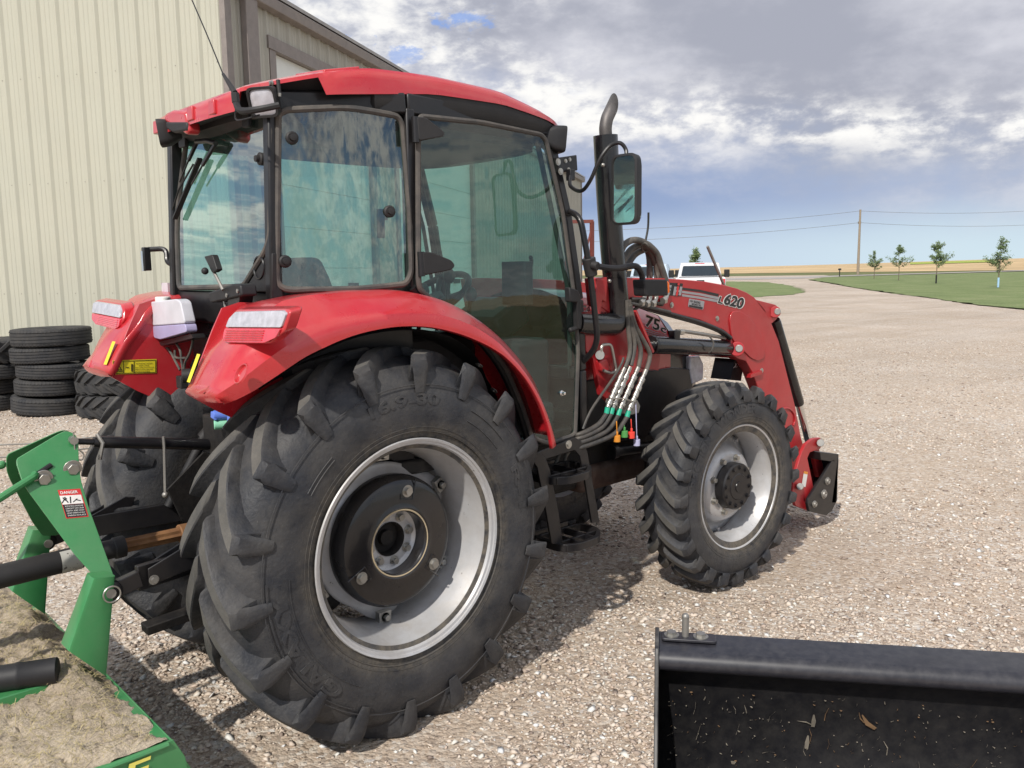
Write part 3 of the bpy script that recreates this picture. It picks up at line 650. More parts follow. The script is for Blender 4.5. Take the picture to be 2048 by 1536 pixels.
# ---------------------------------------------------------------- hood
def hood():
    mb = MB(); rings = []
    for x, hw, zt, zs, zb in [(1.28, .35, 1.62, 1.50, 1.16), (1.5, .35, 1.61, 1.49, 1.16), (1.75, .345, 1.58, 1.46, 1.16), (1.95, .335, 1.53, 1.42, 1.16), (2.10, .325, 1.49, 1.37, 1.16)]:
        rings.append([Vector(p) for p in [(x, -hw, zb), (x, -hw, zb+.12), (x, -hw-.004, zs-.08), (x, -hw+.02, zs), (x, -hw+.09, zt-.035), (x, -hw+.22, zt), (x, 0, zt+.012), (x, hw-.22, zt), (x, hw-.09, zt-.035), (x, hw-.02, zs), (x, hw+.004, zs-.08), (x, hw, zb+.12), (x, hw, zb)]])
    mb.loft(rings, closed=False); o = mb.build('hood', 'red', tractor, smooth=30)
    n = MB(); rings = []
    for x, hw, zt, zb in [(2.10, .325, 1.488, .86), (2.2, .32, 1.44, .84), (2.30, .31, 1.36, .82), (2.38, .29, 1.24, .80), (2.43, .275, 1.10, .80), (2.43, .27, .95, .80)]:
        zs = zt-.12 if zt > 1.2 else zt-.06
        rings.append([Vector(p) for p in [(x, -hw, zb), (x, -hw-.003, (zb+zs)/2), (x, -hw+.01, zs), (x, -hw+.09, zt-.03), (x, -hw+.2, zt), (x, hw-.2, zt), (x, hw-.09, zt-.03), (x, hw-.01, zs), (x, hw+.003, (zb+zs)/2), (x, hw, zb)]])
    n.loft(rings); n.build('grille_nose', 'black_gloss', o, smooth=35)
    s = MB(); s.prism([(1.26, -.355, 1.17), (2.10, -.335, 1.17), (2.30, -.318, 1.14), (2.34, -.315, .84), (1.8, -.33, .80), (1.26, -.35, .86)], (0, -.012, 0)); s.build('engine_side_panel', 'black', tractor, bevel=.006)
    s = MB(); s.prism([(1.26, .355, 1.17), (2.10, .335, 1.17), (2.30, .318, 1.14), (2.34, .315, .84), (1.8, .33, .80), (1.26, .35, .86)], (0, .012, 0)); s.build('engine_side_panel', 'black', tractor, bevel=.006)
    # headlight wrapped round the nose corner
    for sy in (-1, 1):
        L = MB(); pts = [(2.50, .328, 1.17), (2.60, .318, 1.20), (2.69, .295, 1.17), (2.735, .27, 1.06), (2.745, .262, .98), (2.66, .308, .955), (2.50, .325, .965)]
        pts = [on(*q, 1, -.335) for q in ((1381, 713), (1400, 711), (1408, 728), (1407, 760), (1384, 769), (1379, 745))]; L.prism([(p.x, -sy*p.y, p.z) for p in pts], (0.0, -sy*.05, 0)); L.build('headlight', 'lens', o, bevel=.01, seg=3)
    # model number and stripes on the flank
    t = MB(); y = -.3495
    for i in range(3): t.quad(on(1284, 657+4.2*i, 1, y-.002), on(1334, 672+3.4*i, 1, y-.002), on(1334, 670.6+3.4*i, 1, y-.002), on(1284, 654.8+4.2*i, 1, y-.002))
    t.build('flank_stripe', 'greyink', o, smooth=0)
    t = MB(); hq = lambda x, y, l=0: on(x, y, 1, -.352-l); put_text(t, '75', hq(1289, 653), hq(1319, 664)-hq(1289, 653), hq(1292, 628)-hq(1289, 653), .0, .06); put_text(t, 'c', hq(1320, 663), hq(1332, 668)-hq(1320, 663), hq(1322, 652)-hq(1320, 663), .0, .055); t.build('number_outline', 'wink', o, smooth=0)
    t = MB(); put_text(t, '75', hq(1290.5, 652, .003), hq(1318, 662.3, .003)-hq(1290.5, 652, .003), hq(1293.3, 630, .003)-hq(1290.5, 652, .003), .0, .015); put_text(t, 'c', hq(1321, 662.3, .003), hq(1331, 666.5, .003)-hq(1321, 662.3, .003), hq(1322.8, 653.5, .003)-hq(1321, 662.3, .003), .0, .01); t.build('model_number', 'ink', o, smooth=0)
    t = MB(); put_text(t, 'CASE', hq(1158, 626, .002), hq(1196, 626, .002)-hq(1158, 626, .002), hq(1160, 611, .002)-hq(1158, 626, .002), .003, .03, .2); t.build('hood_lettering', 'greyink', o, smooth=0)
hood()
# ---------------------------------------------------------------- cab
CY = {}
def interp3(keys, t):
    ts = [k[0] for k in keys]; return Vector([float(np.interp(t, ts, [k[1][i] for k in keys])) for i in range(3)])
# main frame corners of the right side, surveyed
RLb, RLt = on(548, 585, 1, -.44), on(545, 222, 1, -.43)
BPb, BPt = on(826, 572, 1, -.575), on(815, 232, 1, -.57)
APt, APm, APb = on(1089, 272, 1, -.50), on(1152, 600, 1, -.52), on(1160, 868, 1, -.52)
mir = lambda p: Vector((p[0], -p[1], p[2]))
print('corners', [tuple(round(c, 3) for c in p) for p in (RLb, RLt, BPb, BPt, APt, APm, APb)])
cabm = MB()
def lower_body():
    # black body below the glass: rear bulkhead, sills and floor
    m = MB(); zb, zt = 1.10, RLb.z+.0
    pl = [(-.30, -.40), (.17, -.54), (.25, -.54), (1.1, -.50), (1.14, -.36), (1.14, .36), (1.1, .46), (.25, .54), (.17, .54), (-.30, .40)]
    m.prism([(x, y, .93) for x, y in pl], (0, 0, .06)); m.build('cab_floor', 'black', tractor, bevel=.01)
    m = MB(); x = RLb.x
    m.box((x+.03, 0, (RLb.z+1.56)/2-.015), (.06, .88, .13)); m.build('rear_sill', 'black', tractor, bevel=.008)
lower_body()
seal_r = .013
def frame(name, outline, gm, rad=.013, bulge=None, parent=tractor, sealm='seal', wave=0):
    """glass panel bounded by a rounded outline with a rubber or painted edge all round; returns the glass object"""
    c = sum(outline, Vector())/len(outline)
    o2 = [p+((c-p).normalized()*rad*.5) for p in outline]
    g = MB()
    if bulge:
        # subdivided pane bowed along its normal
        nrm = (outline[0]-c).cross(outline[len(outline)//4]-c).normalized()
        if nrm.dot(Vector(bulge)) < 0: nrm = -nrm
        k = len(o2); amp = Vector(bulge).length; rings = []
        maxd = max((p-c).length for p in o2)
        for f in (1, .9, .75, .55, .35, .15):
            rings.append([c+(p-c)*f+nrm*(amp*(1-f*f)) for p in o2])
        g.loft(rings, cap=False); g.add(rings[-1], [tuple(range(k))])
    else: g.add(o2, [tuple(range(len(o2)))])
    go = g.build(name, gm, parent, smooth=60, weld=False)
    t = MB(); t.tube(outline, rad, 8, closed=True); t.build('window_seal', sealm, go)
    return go
# rear window: chamfered lower right corner, wide
RW = [on(356, 574, 0, RLb.x-.01), on(372, 276, 0, RLt.x-.01)]
rx = lambda x, y, dx=0: on(x, y, 0, RLb.x+dx)
def rear_pt(x, y):   # rear plane leaning slightly forward towards the top
    n = (RLt-RLb).cross(Vector((0, 1, 0))); return onp(x, y, RLb+Vector((-.012, 0, 0)), n)
rw = roundpoly([rear_pt(*q) for q in [(358, 576), (353, 440), (372, 288), (375, 268), (534, 226), (541, 250), (541, 470), (532, 500), (487, 573)]], [.03, .1, .05, .03, .04, .03, .05, .05, .03])
g = frame('rear_window', rw, 'glass_rear', .011)
print('rear window', [tuple(round(c, 3) for c in rear_pt(*q)) for q in [(358, 576), (372, 276), (534, 226)]])
# rear quarter window, bowed outward
qn = (BPb-RLb).cross(RLt-RLb).normalized()
def qp(x, y): return onp(x, y, RLb, qn)
qo = [(552, 580), (552, 230), (566, 222), (680, 219), (792, 233), (804, 250), (818, 420), (822, 545), (808, 568), (700, 578)]
def bow(p):   # quarter pane is bent in plan
    t = max(0, min(1, (p-RLb).dot((BPb-RLb).normalized())/(BPb-RLb).length)); return p+Vector((0, -1, 0))*(.045*4*t*(1-t))
def bent_pane(name, px, pf, bowf, m, mirror=False, nu=16, nv=6, rad=.012, rr=.05):
    ol = [bowf(p) for p in dense(roundpoly([pf(*q) for q in px], rr), .05)]
    g = MB(); c = sum(ol, Vector())/len(ol)
    rings = []
    base = dense(roundpoly([pf(*q) for q in px], rr), .05); cc = sum(base, Vector())/len(base)
    for f in (1, .92, .8, .65, .5, .35, .2, .08): rings.append([bowf(cc+(p-cc)*f*(.995)) for p in base])
    if mirror: rings = [[mir(p) for p in r] for r in rings]; ol = [mir(p) for p in ol]
    g.loft(rings, cap=False); g.add(rings[-1], [tuple(range(len(rings[-1])))]); o = g.build(name, m, tractor, smooth=80, weld=True)
    t = MB(); t.tube(ol, rad, 8, closed=True); t.build('window_seal', 'seal', o); return o
def dense(pts, d):
    out = []
    for i, p in enumerate(pts):
        q = pts[(i+1) % len(pts)]; k = max(1, int((q-p).length/d))
        for j in range(k): out.append(p.lerp(q, j/k))
    return out
qw = bent_pane('quarter_window', qo, qp, bow, 'glass_quarter'); lab(qw, 'bowed rear quarter window streaked with cloud reflections')
bent_pane('quarter_window', qo, qp, bow, 'glass', mirror=True)
# door glass
dn = (APb-BPt).cross(APt-BPt).normalized(); dn0 = BPt
def dp(x, y): return onp(x, y, BPt+Vector((0, -.004, 0)), dn)
do = [(833, 560), (832, 245), (838, 234), (960, 246), (1078, 270), (1088, 282), (1122, 430), (1145, 600), (1152, 700), (1146, 866), (1138, 872), (1092, 886), (1060, 874), (1040, 810), (1008, 735), (960, 672), (900, 622), (850, 592), (836, 578)]
for mm in (False, True):
    o = bent_pane('door_glass', do, dp, lambda p: p+Vector((0, -.012, 0)), 'glass', mirror=mm, rr=.03, rad=.011)
    if not mm: lab(o, 'full height tinted door glass with black hinges and handle'); door = o
# left windscreen etc.
ws = [Vector((APt.x+.02, -.43, APt.z)), Vector((APt.x+.02, .43, APt.z)), Vector((APm.x+.03, .45, APm.z+.02)), Vector((APb.x+.03, .43, 1.25)), Vector((APb.x+.03, -.43, 1.25)), Vector((APm.x+.03, -.45, APm.z+.02))]
frame('windscreen', roundpoly(ws, .04), 'glass', .012)
# posts
def post(pts, w, h, up=(1, 0, 0), name='cab_post', m='black', r=None):
    b = MB()
    for a, c in zip(pts[:-1], pts[1:]): b.bar(a, c, w, h, up=up)
    return b.build(name, m, tractor, bevel=.008)
for sgn in (1, -1):
    q = (lambda p: p) if sgn > 0 else mir
    post([q(p) for p in (RLb+V(.0, .005, -.14), RLt+V(0, .005, .03))], .045, .05, name='rear_corner_post')
    post([q(p) for p in (BPb+V(.012, .02, -.12), BPt+V(.012, .02, .03))], .05, .04, name='door_post')
    ap = [APb+V(.03, .02, -.04), V(APb.x+.025, -.50, 1.25), APm+V(.03, .02, 0), on(1128, 430, 1, -.51)+V(.03, .02, 0), APt+V(.03, .02, .03)]
    post([q(p) for p in ap], .045, .045, name='front_post')
    # header rail and lower rail
    post([q(p) for p in (RLt+V(0, .01, .03), BPt+V(0, .02, .045), APt+V(.03, .02, .04))], .05, .075, up=(0, 0, 1), name='header_rail')
    # arch rail hugging the fender below the door glass
    arch = crom([q(dp(*p)+V(0, .012, 0)) for p in [(828, 575), (850, 598), (900, 628), (960, 678), (1008, 742), (1040, 818), (1060, 885)]], 4)
    b = MB(); b.tube(arch, .016, 8); b.build('door_arch_rail', 'black', tractor)
    # lower side panel behind the fender
    b = MB(); b.prism([q(p) for p in (RLb+V(.02, .012, .0), BPb+V(.01, .03, 0), V(.17, -.54, 1.2), V(.17, -.52, .95), V(-.30, -.40, 1.2))], (0, sgn*.01, 0)); b.build('lower_side_panel', 'black', tractor)
for p_, q_, w_, h_ in ((RLt+V(0, .0, .035), mir(RLt)+V(0, 0, .035), .05, .07), (APt+V(.03, .02, .04), mir(APt)+V(.03, -.02, .04), .05, .07), (V(APb.x+.03, -.50, 1.0), V(APb.x+.03, .50, 1.0), .05, .1), (V(APb.x+.035, -.44, 1.23), V(APb.x+.035, .44, 1.23), .05, .06)): MB().bar(p_, q_, w_, h_).build('cross_rail', 'black', tractor, bevel=.008)
b = MB(); b.prism([(APb.x+.05, -.48, 1.2), (APb.x+.05, .48, 1.2), (APb.x+.05, .44, .95), (APb.x+.05, -.44, .95)], (.02, 0, 0)); b.build('firewall', 'black', tractor)
# lower rear glass panel between fenders (dark)
b = MB(); x = RLb.x+.0; b.add([V(x+.01, -.36, 1.56), V(x+.01, .36, 1.56), V(x+.06, .36, 1.12), V(x+.06, -.36, 1.12)], [(0, 1, 2, 3)]); lp = b.build('lower_rear_pane', 'carglass', tractor)
b = MB(); b.box((x+.07, 0, 1.08), (.05, .72, .16)); b.build('rear_bulkhead', 'black', tractor, bevel=.01)
# curved bellows and corner cap at the right rear corner
b = MB(); b.prism([rear_pt(*q)+V(-.004, 0, 0) for q in [(492, 578), (536, 506), (546, 506), (546, 584), (494, 584)]], (.02, 0, 0)); cp = b.build('corner_cover', 'plastic', tractor, bevel=.004)
b = MB(); b.tube([rear_pt(521+10*math.cos(t), 535+22*math.sin(t))+V(-.006, 0, 0) for t in [2*PI*i/20 for i in range(20)]], .004, 6, closed=True); b.build('corner_vent_ring', 'black', cp)
# glass studs and hinges
def stud(p, n, r=.022):
    m = MB(); m.lathe(p, n, [(0, r), (.008, r), (.012, r*.75), (.012, r*.55), (.024, r*.5), (.026, 0)], 24); return m
for x, y in [(576, 278), (566, 523), (770, 424)]:
    stud(bow(qp(x, y)), (-.25, -1, 0)).build('glass_knob', 'plastic', qw)
stud(rear_pt(523, 318), (-1, 0, 0)).build('glass_knob', 'plastic', g)
stud(on(1122, 786, 1, -.54), (0, -1, 0), .014).build('door_lock', 'chrome', door)
b = MB(); b.prism([bow(qp(*q))+V(.0, .02, 0) for q in [(752, 418), (775, 418), (775, 440), (768, 440), (768, 476), (752, 476)]], (0, .012, 0)); b.build('window_latch', 'plastic', qw, bevel=.003)
for pts in ([(820, 236), (838, 238), (870, 262), (876, 270), (873, 276), (824, 285)], [(831, 504), (850, 505), (890, 521), (897, 532), (890, 540), (836, 551)]):
    b = MB(); b.prism(roundpoly([dp(*q)+V(0, -.022, 0) for q in pts], .012), (0, -.022, 0)); h = b.build('door_hinge', 'plastic', door, bevel=.004)
    b = MB(); q = dp((pts[0][0]+pts[-1][0])/2-2, pts[0][1])+V(0, -.03, 0); q2 = dp(pts[-1][0]-2, pts[-1][1]+2)+V(0, -.03, 0); b.cyl(q, q2, .013, 14); b.build('hinge_barrel', 'black', h)
b = MB(); hp = [dp(*q)+V(0, -.03, 0) for q in [(1126, 578), (1128, 600), (1136, 604), (1140, 640), (1139, 655), (1130, 660)]]
b.prism([dp(*q)+V(0, -.012, 0) for q in [(1124, 574), (1141, 580), (1146, 590), (1150, 640), (1148, 658), (1142, 658), (1140, 604), (1126, 604)]], (0, -.035, 0)); b.cyl(dp(1129, 660)+V(0, -.03, 0), dp(1146, 655)+V(0, -.03, 0), .011); b.build('door_handle', 'plastic', door, bevel=.006)
# ---------------------------------------------------------------- roof
def roof():
    # half outline (x, |y|) from rear centre to front centre
    half = [(-.445, 0), (-.44, .16), (-.42, .31), (-.38, .41), (-.28, .495), (-.17, .545), (-.03, .562), (.25, .565), (.60, .56), (.88, .535), (1.02, .495), (1.09, .42), (1.13, .27), (1.145, .0)]
    hf = [Vector((x, y, 0)) for x, y in half]; hf = crom(hf, 5)
    pl = [(p.x, -p.y) for p in hf]+[(p.x, p.y) for p in hf[::-1][1:-1]]
    def ztop(x, y): return float(np.interp(x, [-.45, -.40, -.17, .0, .28, .64, .93, 1.15], [2.335, 2.355, 2.408, 2.436, 2.448, 2.438, 2.392, 2.34]))
    def zbot(x, y):
        z = float(np.interp(x, [-.45, -.17, -.03, .28, .64, .93, 1.15], [2.262, 2.325, 2.342, 2.381, 2.387, 2.360, 2.325]))
        if x < -.38 and -.36 < y < .36: return z
        cut = .37 < abs(y) and x < -.175      # lamp recess in the rear corners
        return ztop(x, y)-.022 if cut else z
    mb = MB(); n = len(pl); lv = []
    def ring(f): return [Vector(f(x, y)) for x, y in pl]
    ins = lambda x, y, d: (x*(1-d)+.35*d, y*(1-d))
    lv.append(ring(lambda x, y: (*ins(x, y, .12), ztop(x, y)-.055)))
    lv.append(ring(lambda x, y: (*ins(x, y, .012), zbot(x, y)+.004)))
    lv.append(ring(lambda x, y: (*ins(x, y, 0), zbot(x, y))))
    lv.append(ring(lambda x, y: (*ins(x, y, .002), zbot(x, y)*.4+ztop(x, y)*.6)))
    lv.append(ring(lambda x, y: (*ins(x, y, .012), ztop(x, y)-.008)))
    lv.append(ring(lambda x, y: (*ins(x, y, .035), ztop(x, y)+.004)))
    lv.append(ring(lambda x, y: (*ins(x, y, .3), ztop(x, y)+.012)))
    lv.append(ring(lambda x, y: (*ins(x, y, .75), 2.452)))
    mb.mi = 1; mb.loft(lv[:2], cap=False); mb.mi = 0; mb.loft(lv[1:], cap=False); mb.add(lv[-1], [tuple(range(n))])
    r = mb.build('roof', ['red', 'roof_under'], tractor, smooth=40)
    # black lower roof moulding
    k = MB(); lv = []
    def zl(x): return float(np.interp(x, [-.45, -.17, .0, .28, .64, .93, 1.15], [2.26, 2.285, 2.298, 2.310, 2.314, 2.302, 2.295]))
    lv.append(ring(lambda x, y: (*ins(x, y, .16), zl(x)-.03)))
    lv.append(ring(lambda x, y: (*ins(x, y, .035 if x > -.0 else .10), zl(x))))
    lv.append(ring(lambda x, y: (*ins(x, y, .008 if x > -.0 else .10), zl(x)+.035 if x > 0 else zl(x)+.02)))
    lv.append(ring(lambda x, y: (*ins(x, y, .012 if x > -.0 else .10), max(zl(x)+.04, zbot(x, 0 if x > -.3 else .5)+.012) if x > 0 else ztop(x, y)-.04)))
    lv.append(ring(lambda x, y: (*ins(x, y, .14), ztop(x, y)-.05)))
    k.loft(lv, cap=True); k.build('roof_moulding', 'plastic', r, smooth=35)
    # headliner
    hl = MB(); hl.prism([(*ins(x, y, .14), 2.245) for x, y in pl], (0, 0, .03)); hl.build('headliner', 'leather', tractor)
    # raised ribs on the rear band
    for y in (.30, .12, -.06, -.22):
        b = MB(); xx = -.449 if abs(y) < .2 else -.438
        b.prism([(xx, y-.028, 2.275), (xx, y+.028, 2.275), (xx, y+.022, 2.325), (xx, y-.022, 2.325)], (.03, 0, 0)); b.build('roof_rib', 'red', r, bevel=.004)
    # small raised step on top at the right
    b = MB(); b.prism([(-.165, -.53, 2.40), (-.03, -.545, 2.428), (-.03, -.35, 2.440), (-.165, -.33, 2.420)], (0, 0, .012)); b.build('roof_step', 'red', r, bevel=.004)
    # red beacon housing at the left rear corner
    b = MB(); p = [on(q[0], q[1], 0, -.45) for q in [(329, 226), (345, 219), (370, 222), (377, 262), (372, 270), (332, 246), (326, 240)]]
    b.prism(p, (.05, 0, 0)); b.build('roof_corner_pod', 'red', r, bevel=.012, seg=3)
    b = MB(); p = [on(q[0], q[1], 0, -.453) for q in [(330, 243), (372, 243), (374, 262), (346, 266), (332, 258)]]; b.prism(p, (.05, 0, 0)); b.build('pod_base', 'plastic', r, bevel=.008)
    for x, y in ((817, 207), (832, 209)):
        q = on(x, y, 1, -.54); b = MB(); b.ball(q, .014, 6, (1.5, .6, .6)); b.build('moulding_plug', 'plastic', r)
    # recess fittings: light tube, bolt, dark hole
    return r
roof_o = roof()
def worklamp(c, d, size, name='work_lamp', parent=tractor, lens='lens', bracket=None):
    c = Vector(c); d = Vector(d).normalized(); s = d.cross(V(0, 0, 1)).normalized(); u = s.cross(d)
    w, h, t = size
    b = MB(); sq = lambda k, z: [c+d*z+s*(i*w/2*k)+u*(j*h/2*k) for i, j in ((-1, -1), (1, -1), (1, 1), (-1, 1))]
    b.loft([roundpoly(sq(.55, -t), .02, 3), roundpoly(sq(.92, -t*.5), .02, 3), roundpoly(sq(1, -.01), .02, 3), roundpoly(sq(1, 0), .02, 3), roundpoly(sq(.86, .0), .02, 3), roundpoly(sq(.84, -.012), .02, 3)])
    o = b.build(name, 'plastic', parent, smooth=40)
    b = MB(); b.loft([roundpoly(sq(.84, -.006), .02, 3), roundpoly(sq(.6, -.001), .02, 3), roundpoly(sq(.2, .001), .02, 3)]); b.build('lamp_lens', 'lens', o)
    return o
pl_ = on(524, 205, 1, -.46)
wl = worklamp(pl_, (-.80, -.50, -.32), (.105, .10, .07)); lab(wl, 'square work lamp facing back at the right rear roof corner')
b = MB(); b.tube([pl_+V(.04, .0, -.02), pl_+V(.09, .06, -.01), pl_+V(.12, .06, .06)], .012, 8); b.build('lamp_bracket', 'black', wl)
p0 = on(556, 160, 0, -.32); p1 = on(559, 190, 0, -.32)
b = MB(); b.cyl(p0, p1, .007, 12); b.build('lamp_spring_bolt', 'plastic', roof_o)
MB().cyl(on(559, 186, 0, -.322), on(559, 193, 0, -.322), .006, 10).build('bolt', 'zinc', roof_o); MB().hexbolt(on(544, 167, 0, -.325), (-1, 0, 0), .007, .01).build('bolt', 'zinc', roof_o)
l2 = worklamp(on(318, 267, 0, -.45), (-.9, .45, -.12), (.10, .10, .08)); lab(l2, 'black work lamp under the left rear roof corner')
l3 = worklamp(on(1122, 281, 1, -.50), (.9, -.35, -.1), (.12, .115, .10)); lab(l3, 'black work lamp at the right front roof corner')
b = MB(); b.tube([on(1100, 262, 1, -.49), on(1100, 275, 1, -.49), on(1116, 280, 1, -.5)], .01, 8); b.build('lamp_bracket', 'black', l3)
# antenna with sprung base
ab = on(472, 205, 0, -.46); at = [on(470, 186, 0, -.46), on(446, 148, 0, -.46), on(415, 72, 0, -.46), on(383, -2, 0, -.46), on(366, -40, 0, -.46)]
b = MB(); b.tube([ab, at[0]], .013, 10); b.tube([at[0], at[1]], [.010, .005], 10); an_o = b.build('antenna', 'plastic', tractor)
b = MB(); b.tube(crom(at[1:], 4), .0024, 6); b.build('antenna_whip', 'ink', an_o)
b = MB(); b.tube(crom([ab, ab+V(.0, -.03, -.03), ab+V(.02, -.10, -.035), ab+V(.08, -.14, -.02)], 4), .011, 8); b.tube(crom([ab+V(0, 0, -.01), ab+V(0, .01, -.05), ab+V(0, -.04, -.06), ab+V(.03, -.1, -.05)], 5), .003, 6); b.build('antenna_bracket', 'plastic', an_o)
# rear wiper
wz = lambda x, y, d=-.03: rear_pt(x, y)+V(d, 0, 0)
b = MB(); b.tube([wz(408, 285), wz(430, 283), wz(447, 288)], .010, 10); b.bar(wz(410, 284), wz(392, 322), .013, .012, up=(1, 0, 0)); b.bar(wz(446, 290), wz(420, 332), .013, .012, up=(1, 0, 0)); b.tube([wz(392, 322), wz(374, 365)], .004, 6); b.tube([wz(420, 332), wz(398, 370)], .004, 6)
wp = b.build('wiper', 'black', tractor, bevel=.003)
b = MB(); b.bar(wz(411, 318, -.022), wz(360, 438, -.022), .008, .02, up=(1, 0, 0)); b.tube([wz(404, 330, -.035), wz(375, 380, -.035), wz(362, 420, -.035)], .004, 6); b.build('wiper_blade', 'ink', wp)
for q in ((500, 243), (373, 283)): MB().prism(roundpoly([wz(q[0]-8, q[1]-14, -.02), wz(q[0]+7, q[1]-16, -.02), wz(q[0]+7, q[1]+12, -.02), wz(q[0]-6, q[1]+14, -.02)], .01), (.015, 0, 0)).build('window_hinge', 'plastic', g, bevel=.003)
# rear view mirror on the left side, seen edge on
lm = MB(); lb = on(352, 528, 1, .46); q = [lb, lb+V(0, .03, 0), on(334, 497, 1, .52), on(300, 497, 1, .58)]
lm.tube(roundpath([on(347, 530, 1, .46), on(334, 525, 1, .50), on(333, 497, 1, .52), on(297, 499, 1, .58)], .05), .011, 10); lmo = lm.build('mirror_arm', 'black', tractor)
lab(lmo, 'small folded mirror arm on the left side of the cab')
lm = MB(); lm.box(on(293, 518, 1, .58), (.03, .03, .10)); lm.build('mirror_clamp', 'black', lmo, bevel=.004)
lm = MB(); lm.box(on(287, 522, 1, .58), (.012, .02, .085)); lm.build('mirror_edge', 'chrome', lmo)
# big right mirror on a bent tube
b = MB(); mp = [on(1141, 352, 1, -0.560), on(1141, 372, 1, -0.580), on(1162, 382, 1, -0.660), on(1180, 362, 1, -0.720), on(1200, 318, 1, -0.760), on(1220, 292, 1, -0.790), on(1240, 286, 1, -0.830), on(1252, 300, 1, -0.850), on(1252, 320, 1, -0.860)]
b.tube(crom(mp, 6), .0085, 10); ma = b.build('mirror_arm', 'black', tractor); lab(ma, 'bent tube arm carrying the tall right mirror')
mc = on(1248, 379, 1, -0.860)
b = MB(); n_ = Vector((-1, -.03, .02)).normalized(); s_ = Vector((-.03, 1, 0)).normalized()*-1
def mrect(hw, hh, d): return roundpoly([mc+s_*(i*hw)+V(0, 0, j*hh)+n_*d+V(0, 0, 0) for i, j in ((-1, -1), (1, -1), (1, 1), (-1, 1))], hw*.55, 5)
HW, HH = .067, .146
b.loft([mrect(HW*.8, HH*.85, -.05), mrect(HW*.98, HH*.98, -.03), mrect(HW, HH, 0), mrect(HW*.86, HH*.93, .004), mrect(HW*.84, HH*.92, -.004)])
mo = b.build('mirror_housing', 'plastic', ma, smooth=40)
b = MB(); b.add(mrect(HW*.85, HH*.925, -.001), [tuple(range(24))]); b.build('mirror_face', 'mirror', mo)
b = MB(); b.prism([on(*q, 1, -0.500) for q in [(1104, 317), (1144, 311), (1146, 342), (1108, 347)]], (0, -.03, 0)); b.box(on(1141, 350, 1, -0.540), (.03, .03, .05)); mb_ = b.build('mirror_bracket', 'black', ma, bevel=.004)
for q in ((1116, 324), (1121, 343), (1131, 322), (1139, 319), (1137, 339)): MB().hexbolt(on(*q, 1, -0.530), (0, -1, 0), .006 if q[0] > 1125 else .010, .006).build('bolt', 'zinc', mb_)
# grab rail in front of the door and small corner lamp on its stalk
b = MB(); b.tube(roundpath([on(1132, 420, 1, -0.480), on(1160, 432, 1, -0.580), on(1173, 500, 1, -0.610), on(1182, 560, 1, -0.610), on(1197, 690, 1, -0.610), on(1162, 728, 1, -0.500)], .08, 6), .014, 12); gr_ = b.build('grab_rail', 'black', tractor)
b = MB(); b.cyl(on(1177, 516, 1, -0.610), on(1183, 552, 1, -0.610), .032, 14, .028); b.cyl(on(1184, 530, 1, -0.630), on(1196, 533, 1, -0.660), .02); b.build('rail_clamp', 'plastic', gr_, bevel=.004)
b = MB(); b.tube(roundpath([on(1192, 532, 1, -0.640), on(1230, 538, 1, -0.680), on(1274, 530, 1, -0.720), on(1285, 550, 1, -0.720), on(1285, 570, 1, -0.720)], .06, 6), .0145, 10); sl = b.build('lamp_stalk', 'black', gr_)
lc = on(1299, 577, 1, -0.720)
b = MB(); b.prism(roundpoly([on(*q, 1, -0.690) for q in [(1264, 559), (1311, 559), (1313, 591), (1267, 592)]], .01), (0, -.07, 0)); sc_ = b.build('turn_signal', 'plastic', gr_, bevel=.006)
b = MB(); q = [on(1313, 561, 1, -0.690), on(1313, 589, 1, -0.690)]; b.prism([q[0]+V(-.003, 0, 0), q[0]+V(.016, 0, -.012), q[1]+V(.016, 0, .012), q[1]+V(-.003, 0, 0)], (0, -.066, 0)); b.build('amber_lens', 'orange', sc_, bevel=.004)
# ---------------------------------------------------------------- inside the cab
for y_ in (-1, 1): MB().box((.62, y_*.475, 1.13 if y_ > 0 else 1.05), (.74, .05, .30 if y_ > 0 else .14)).build('added_sill_trim', 'leather', tractor, bevel=.02)  # added; the left one is taller to block bright ground seen through the glass
MB().box((.60, 0, 1.02), (1.0, .80, .08)).build('floor_mat', 'leather', tractor, bevel=.02)
MB().box((1.0, 0, 1.18), (.24, .70, .44)).build('front_console', 'leather', tractor, bevel=.03)
b = MB(); b.box((.30, .0, 1.30), (.46, .48, .14)); b.loft([roundpoly([V(.10-k*.13, -w_, 1.36+k*.62), V(.10-k*.13, w_, 1.36+k*.62), V(.0-k*.13, w_, 1.36+k*.62), V(.0-k*.13, -w_, 1.36+k*.62)], .03) for k, w_ in ((0, .22), (.3, .24), (.55, .2), (.68, .16))]); st = b.build('driver_seat', 'leather', tractor, bevel=.03, seg=4)
b = MB(); b.box((.25, 0, 1.1), (.3, .3, .3)); b.build('seat_base', 'plastic', st, bevel=.02)
sw = V(.70, .02, 1.60); sn_ = V(-.55, 0, .83).normalized(); su = V(0, 1, 0); sv = sn_.cross(su)
b = MB(); b.tube([sw+(su*math.cos(t)+sv*math.sin(t))*.19 for t in [2*PI*i/40 for i in range(40)]], .016, 10, closed=True)
for t in (1.2, 3.3, 5.3): b.tube([sw-sn_*.03, sw+(su*math.cos(t)+sv*math.sin(t))*.18], .014, 8)
b.cyl(sw-sn_*.04, sw, .05, 18); so = b.build('steering_wheel', 'ink', tractor)
b = MB(); b.tube([sw-sn_*.03, sw-sn_*.35, V(1.1, .02, 1.0)], [.04, .06, .09], 14); b.box((1.06, .02, 1.48), (.22, .34, .14), Matrix.Rotation(-.5, 3, 'Y')); b.build('dashboard', 'plastic', tractor, bevel=.02)
for y in (.42, -.42): co = MB().box((.30, y*.88, 1.33), (.55, .16, .28)).build('side_console', 'plastic', tractor, bevel=.03)
